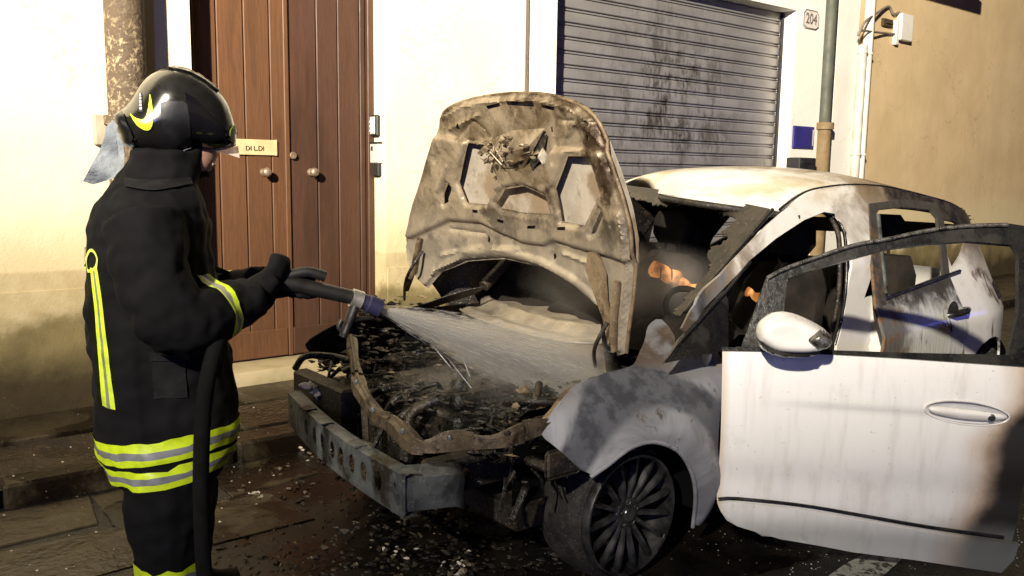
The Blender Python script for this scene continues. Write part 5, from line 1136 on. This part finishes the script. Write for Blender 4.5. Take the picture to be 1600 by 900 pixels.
on_helmet(VIS, 'visor', simple('smoked_visor', (.006, .006, .008), None, 9, .06, 0, .0), .006)
MB().tube([np.array(hmap(*hl2(*p), -.10)) for p in ((288, 149), (312, 168), (347, 205))], .0018, 6).build('visor_edge', simple('pale_edge', (.3, .3, .3), None, 9, .3), helmet, 60)
gm = NT('clear_visor_lip'); gm.done((.85, .82, .75), .12, 0, None, .5, Transmission_Weight=.55, Alpha=.75)
panel('visor_lip', [hl2(*p) for p in ((328, 235), (350, 234), (371, 228), (373, 247), (355, 241))], lambda a, b: hmap(a, b, -.03), gm.m, helmet, step=.012, thick=.003)
on_helmet([(354, 205), (362, 195), (364, 208), (358, 218), (353, 213)], 'green_reflector', simple('olive_reflector', (.10, .16, .03), None, 20, .3), .007)
a = hl2(222, 163); nmw = simple('white_print', (.6, .58, .62), None, 40, .5)
M_WH = nmw
p_ = on_helmet([(218.5, 178), (224, 178), (222, 148), (219.5, 148)], 'print_plate', simple('dark_print_plate', (.05, .045, .06), None, 30, .35), .002)
for i in range(5): on_helmet([(219.5, 175-i*5.4), (223.2-i*.25, 175-i*5.4), (223-i*.25, 171.2-i*5.4), (219.7, 171.2-i*5.4)], 'print_letter', nmw, .0032, .004)
on_helmet([(179, 189), (194, 178), (212, 214), (206, 226), (192, 224), (186, 205)], 'nape_brim', M_SHELL, .008)
# grey neck flap
M_FLAP = simple('silver_grey_neck_cloth', (.30, .33, .36), (.23, .26, .29), 14, .6, 0, .4, 60)
FL = [(178, 189), (186, 198), (183, 215), (186, 240), (186, 258), (184, 268), (167, 282), (147, 288), (131, 283), (144, 261), (157, 237), (166, 215), (168, 200)]
panel('neck_flap', [hl2(*p) for p in FL], lambda a, b: hmap(a-.0, b, -.085+.10*((b-hl2(180, 190)[1])/.2)**2*.5+.012*math.sin(b*55+a*30)), M_FLAP, helmet, step=.012, thick=.003)
panel('neck_flap', [hl2(*p) for p in FL], lambda a, b: hmap(a+.012, b+.004, .085-.05*((b-hl2(180, 190)[1])/.2)**2*.5+.01*math.sin(b*55+a*30)), M_FLAP, helmet, step=.012, thick=.003)
on_helmet([(276, 241), (285, 232), (295, 228), (290, 236), (280, 246)], 'chin_strap_buckle', simple('grey_buckle', (.12, .12, .13), None, 9, .35), .01)
# ================================================================== hose, branch and water
hose = empty('fire_hose', (*pp(320, 900, -.3)[:2], 0)); tag(hose, 'black fire hose hanging beside the firefighter with a pistol grip nozzle', 'fire hose')
M_HOSE = simple('black_rubber_hose', (.003, .003, .003), (.005, .005, .005), 12, .8, 0, .2, 80, .15)
g = pp(318, 900, -.33)
HPTS = [pp(452, 441, -.02), pp(415, 462, .0), pp(378, 492, -.06), pp(346, 524, -.24), pp(328, 575, -.33), pp(318, 640, -.33), pp(314, 740, -.33), pp(316, 840, -.34), pp(320, 900, -.36)]
end = HPTS[-1]; HPTS += [end+np.array((.0, -.06, -.12)), np.array((end[0]-.08, end[1]-.25, .036)), np.array((end[0]-.6, end[1]-.7, .036)), np.array((-1.2, .9, .036)), np.array((-3.2, .4, .036))]
MB().tube(smooth_path(HPTS, 8), .0225, 14).build('hose_line', M_HOSE, hose, 60)
M_NOZ = simple('black_nozzle', (.006, .006, .006), (.012, .010, .009), 14, .45, .0, .1); M_ALU = simple('worn_aluminium', (.55, .53, .50), (.40, .38, .36), 20, .35, .8, .1); M_BLT = simple('blue_black_tip', (.018, .018, .05), (.012, .012, .03), 9, .4)
nz = MB().tube([nz0, nz0+(nz1-nz0)*.5, nz1], [.026, .025, .024], 16).build('nozzle', M_NOZ, hose, 60)
b0_, b1_ = pp(549, 465, -.02), pp(565, 470, -.02)
MB().tube([b0_-nax*.0, b1_], [.031, .031], 18).build('coupling', M_ALU, nz, 40)
tip0, tip1 = b1_, pp(594, 482, -.02); tax = (tip1-tip0)/np.linalg.norm(tip1-tip0)
MB().tube([tip0, tip0+(tip1-tip0)*.3, tip0+(tip1-tip0)*.35, tip1], [.026, .027, .031, .031], 18).build('nozzle_head', M_BLT, nz, 40)
MB().tube(smooth_path([pp(556, 474, -.02), pp(549, 492, -.02), pp(540, 515, -.02), pp(536, 526, -.02)], 4), [.024]*6+[.02]*5+[.018]*2, 12, flat=(1, .7)).build('pistol_grip', M_NOZ, nz, 60)
MB().box(pp(560, 482, -.03)-np.array((.02, .0, .03)), pp(585, 500, .0)+np.array((0, .01, 0))).build('valve_body', M_NOZ, nz, bevel=.01)
MB().tube(smooth_path([pp(540, 520, -.02), pp(529, 512, -.02), pp(534, 500, -.02)], 4), .008, 8).build('trigger', M_NOZ, nz, 60)
MB().tube(smooth_path([pp(446, 432, -.02), pp(480, 425, -.02), pp(508, 432, -.02)], 4), [.018]*9, 10).build('carry_handle', M_NOZ, nz, 60)
# ---------------------------------------------------------------- water fan
def m_spray(dens_):
    k = NT('water_mist'); t = k.t; t.nodes.remove(k.b); v = k.n('ShaderNodeVolumePrincipled')
    v.inputs['Color'].default_value = (.95, .93, .90, 1); v.inputs['Anisotropy'].default_value = .25; k.put(v.inputs['Density'], dens_(k)); t.links.new(v.outputs[0], k.out.inputs['Volume']); return k.m
spray = empty('water_spray', tip1); tag(spray, 'fan of water spray from the nozzle over the engine bay', 'water spray')
far_c = atY(890, 588, 2.62); ax_s = far_c-tip1; LS = np.linalg.norm(ax_s); ax_s = ax_s/LS; upv = np.array((0, 0, 1.0))-ax_s*ax_s[2]; upv /= np.linalg.norm(upv); sdv = np.cross(ax_s, upv)
def cone_d(k):
    x, y, z = k.xyz(); x = k.math('MAXIMUM', x, .02)
    r = k.math('SQRT', k.math('ADD', k.math('MULTIPLY', y, y), k.math('MULTIPLY', z, z)))
    q = k.math('DIVIDE', r, k.math('ADD', k.math('MULTIPLY', x, .20), .012)); edge = k.ramp(q, .35, 1.0, 1, 0)
    n = k.noise(5, 5, .6, vec=k.map(scale=(.35, 2.2, 2.2))); core = k.math('DIVIDE', .55, k.math('ADD', x, .06))
    stre = k.math('ADD', k.math('MULTIPLY', k.ramp(k.math('DIVIDE', k.math('ABSOLUTE', z), k.math('ADD', k.math('MULTIPLY', x, .05), .01)), 0, 1, 1, 0), 1.2), .8)
    return k.math('MULTIPLY', k.math('MULTIPLY', k.math('MULTIPLY', edge, core), k.ramp(n, .3, .7, .4, 1.4)), k.math('MULTIPLY', stre, 21.0))
m = MB(); m.lathe([(.012, 0), (.012+.20*LS*1.05, LS*1.05)], (0, 0, 0), (1, 0, 0), 32, True)
cn = m.build('spray_fan', m_spray(cone_d), None, 60); cn.parent = spray
cn.rotation_euler = Matrix((ax_s, sdv, upv)).transposed().to_euler()
def mist_d(k):
    n = k.noise(2.6, 5, .6, dist=.6); r = k.dist((0, 0, 0), scale=(1/.5, 1/.5, 1/.16)); return k.math('MULTIPLY', k.math('MULTIPLY', k.ramp(r, .25, 1.0, 1, 0), k.ramp(n, .38, .68)), 2.8)
mc_ = np.array((2.10, 2.60, .62)); ms = MB().lathe([(.02, -.16)]+[(.5*math.sin(t), -.16*math.cos(t)) for t in np.linspace(.15, math.pi-.15, 10)]+[(.02, .16)], (0, 0, 0), (0, 0, 1), 24, True).build('steam_cloud', m_spray(mist_d), None, 60)
ms.location = tuple(mc_-tip1); ms.parent = spray
def smoke_d(k):
    n = k.noise(3.2, 5, .6, dist=.8); r = k.dist((0, 0, 0), scale=(1/.55, 1/.62, 1/.22)); return k.math('MULTIPLY', k.math('MULTIPLY', k.ramp(r, .2, 1.0, 1, 0), k.ramp(n, .3, .65)), 1.6)
sm2 = MB().lathe([(.02, -.22)]+[(.6*math.sin(t), -.22*math.cos(t)) for t in np.linspace(.15, math.pi-.15, 10)]+[(.02, .22)], (0, 0, 0), (0, 0, 1), 24, True).build('cabin_smoke', m_spray(smoke_d), None, 60)
sm2.location = (2.95, 2.80, .95); tag(sm2, 'thin brown smoke hanging over the burnt dashboard in the cabin', 'smoke', kind='stuff')
# droplets and thin streaks thrown out of the fan
M_DROP = NT('water_drop').done((.85, .86, .88), .08, 0, None, .5, Transmission_Weight=.4)
rg = random.Random(9); m = MB()
for i in range(2600):
    t = rg.random()**.8*LS; r = (.015+.20*t)*math.sqrt(rg.random())*1.05; a = rg.random()*6.28; dv = ax_s+(upv*math.sin(a)+sdv*math.cos(a))*.24*r/(.02+.24*t); dv /= np.linalg.norm(dv)
    c = tip1+ax_s*t+(upv*math.sin(a)+sdv*math.cos(a))*r; l = rg.uniform(.01, .09)*(1.2-.6*t/LS); w_ = rg.uniform(.0003, .0008); u = np.cross(dv, (0, 0, 1.0)); u /= np.linalg.norm(u); w = np.cross(dv, u)
    m.add([c, c+dv*l*.5+u*w_, c+dv*l*.5-u*w_*.5+w*w_, c+dv*l*.5-u*w_*.5-w*w_, c+dv*l], [(0, 1, 2), (0, 2, 3), (0, 3, 1), (4, 2, 1), (4, 3, 2), (4, 1, 3)])
for (a, b) in (((700, 560), (775, 655)), ((672, 535), (705, 575)), ((715, 540), (735, 590)), ((655, 512), (657, 484))):
    pa_, pb_ = atY(*a, 2.6), atY(*b, 2.55); m.tube([pa_, (pa_+pb_)/2, pb_], [.0006, .0016, .0006], 6)
tag(m.build('water_drops', M_DROP, spray, 30), kind='stuff')
# ================================================================== scattered debris and broken glass on the wet road
rg = random.Random(31); m1 = MB(); m2 = MB(); m3 = MB()
for i in range(2600):
    px, py = rg.uniform(330, 1000), rg.uniform(640, 900); c = atZ(px, py, .004)
    if c[1] > 4.0 or c[0] < .6: continue
    s_ = rg.uniform(.003, .017)*(1.8 if rg.random() < .06 else 1); c[2] = s_*.3; k_ = rg.random(); (m1 if k_ < .84 else m2 if k_ < .99 else m3).chunk(c, (s_, s_*rg.uniform(.3, .9), s_*rg.uniform(.25, .6)), rg)
for cx0, cy0, n in ((720, 888, 26), (402, 690, 22), (400, 775, 16), (505, 712, 14), (470, 760, 14), (560, 690, 12), (655, 745, 8), (610, 860, 10), (485, 690, 12), (430, 735, 10)):
    for i in range(n):
        c = atZ(cx0+rg.gauss(0, 13), min(899, cy0+rg.gauss(0, 8)), .006); s_ = rg.uniform(.006, .02); c[2] = rg.uniform(.004, .022); (m3 if rg.random() < .55 else m2).chunk(c, (s_, s_*rg.uniform(.3, 1), s_*rg.uniform(.3, .8)), rg)
for i in range(160):
    c = atZ(rg.uniform(0, 420), rg.uniform(655, 900), .03); c[2] = .03 if c[1] < 4.05 else .106; s_ = rg.uniform(.002, .008); (m2 if rg.random() < .6 else m3).chunk(c, (s_, s_, s_*.5), rg)
tag(m1.build('charred_debris', M_CHAR, None, 20), 'black charred crumbs strewn over the road in front of the car', 'debris', kind='stuff')
tag(m2.build('brown_debris', M_RADF, None, 20), 'brown burnt metal crumbs strewn over the road and gutter', 'debris', kind='stuff')
tag(m3.build('ash_debris', MATS['pale_ash'], None, 20), 'pale ash flakes and clumps lying in front of the car', 'debris', kind='stuff')
M_CRUMB = NT('glass_crumbs').done((.75, .80, .78), .05, 0, None, .8, Transmission_Weight=.5)
m = MB()
for i in range(620):
    c = atZ(rg.gauss(1250, 130), 830+abs(rg.gauss(0, 34)), .003) if i < 460 else atZ(rg.uniform(1580, 1700), rg.uniform(600, 900), .003)
    s_ = rg.uniform(.0015, .005); c[2] = s_*.6; m.chunk(c, (s_, s_, s_*.8), rg)
tag(m.build('glass_crumbs', M_CRUMB, None, 0), 'broken glass crumbs glinting on the road under the open door', 'glass', kind='stuff')
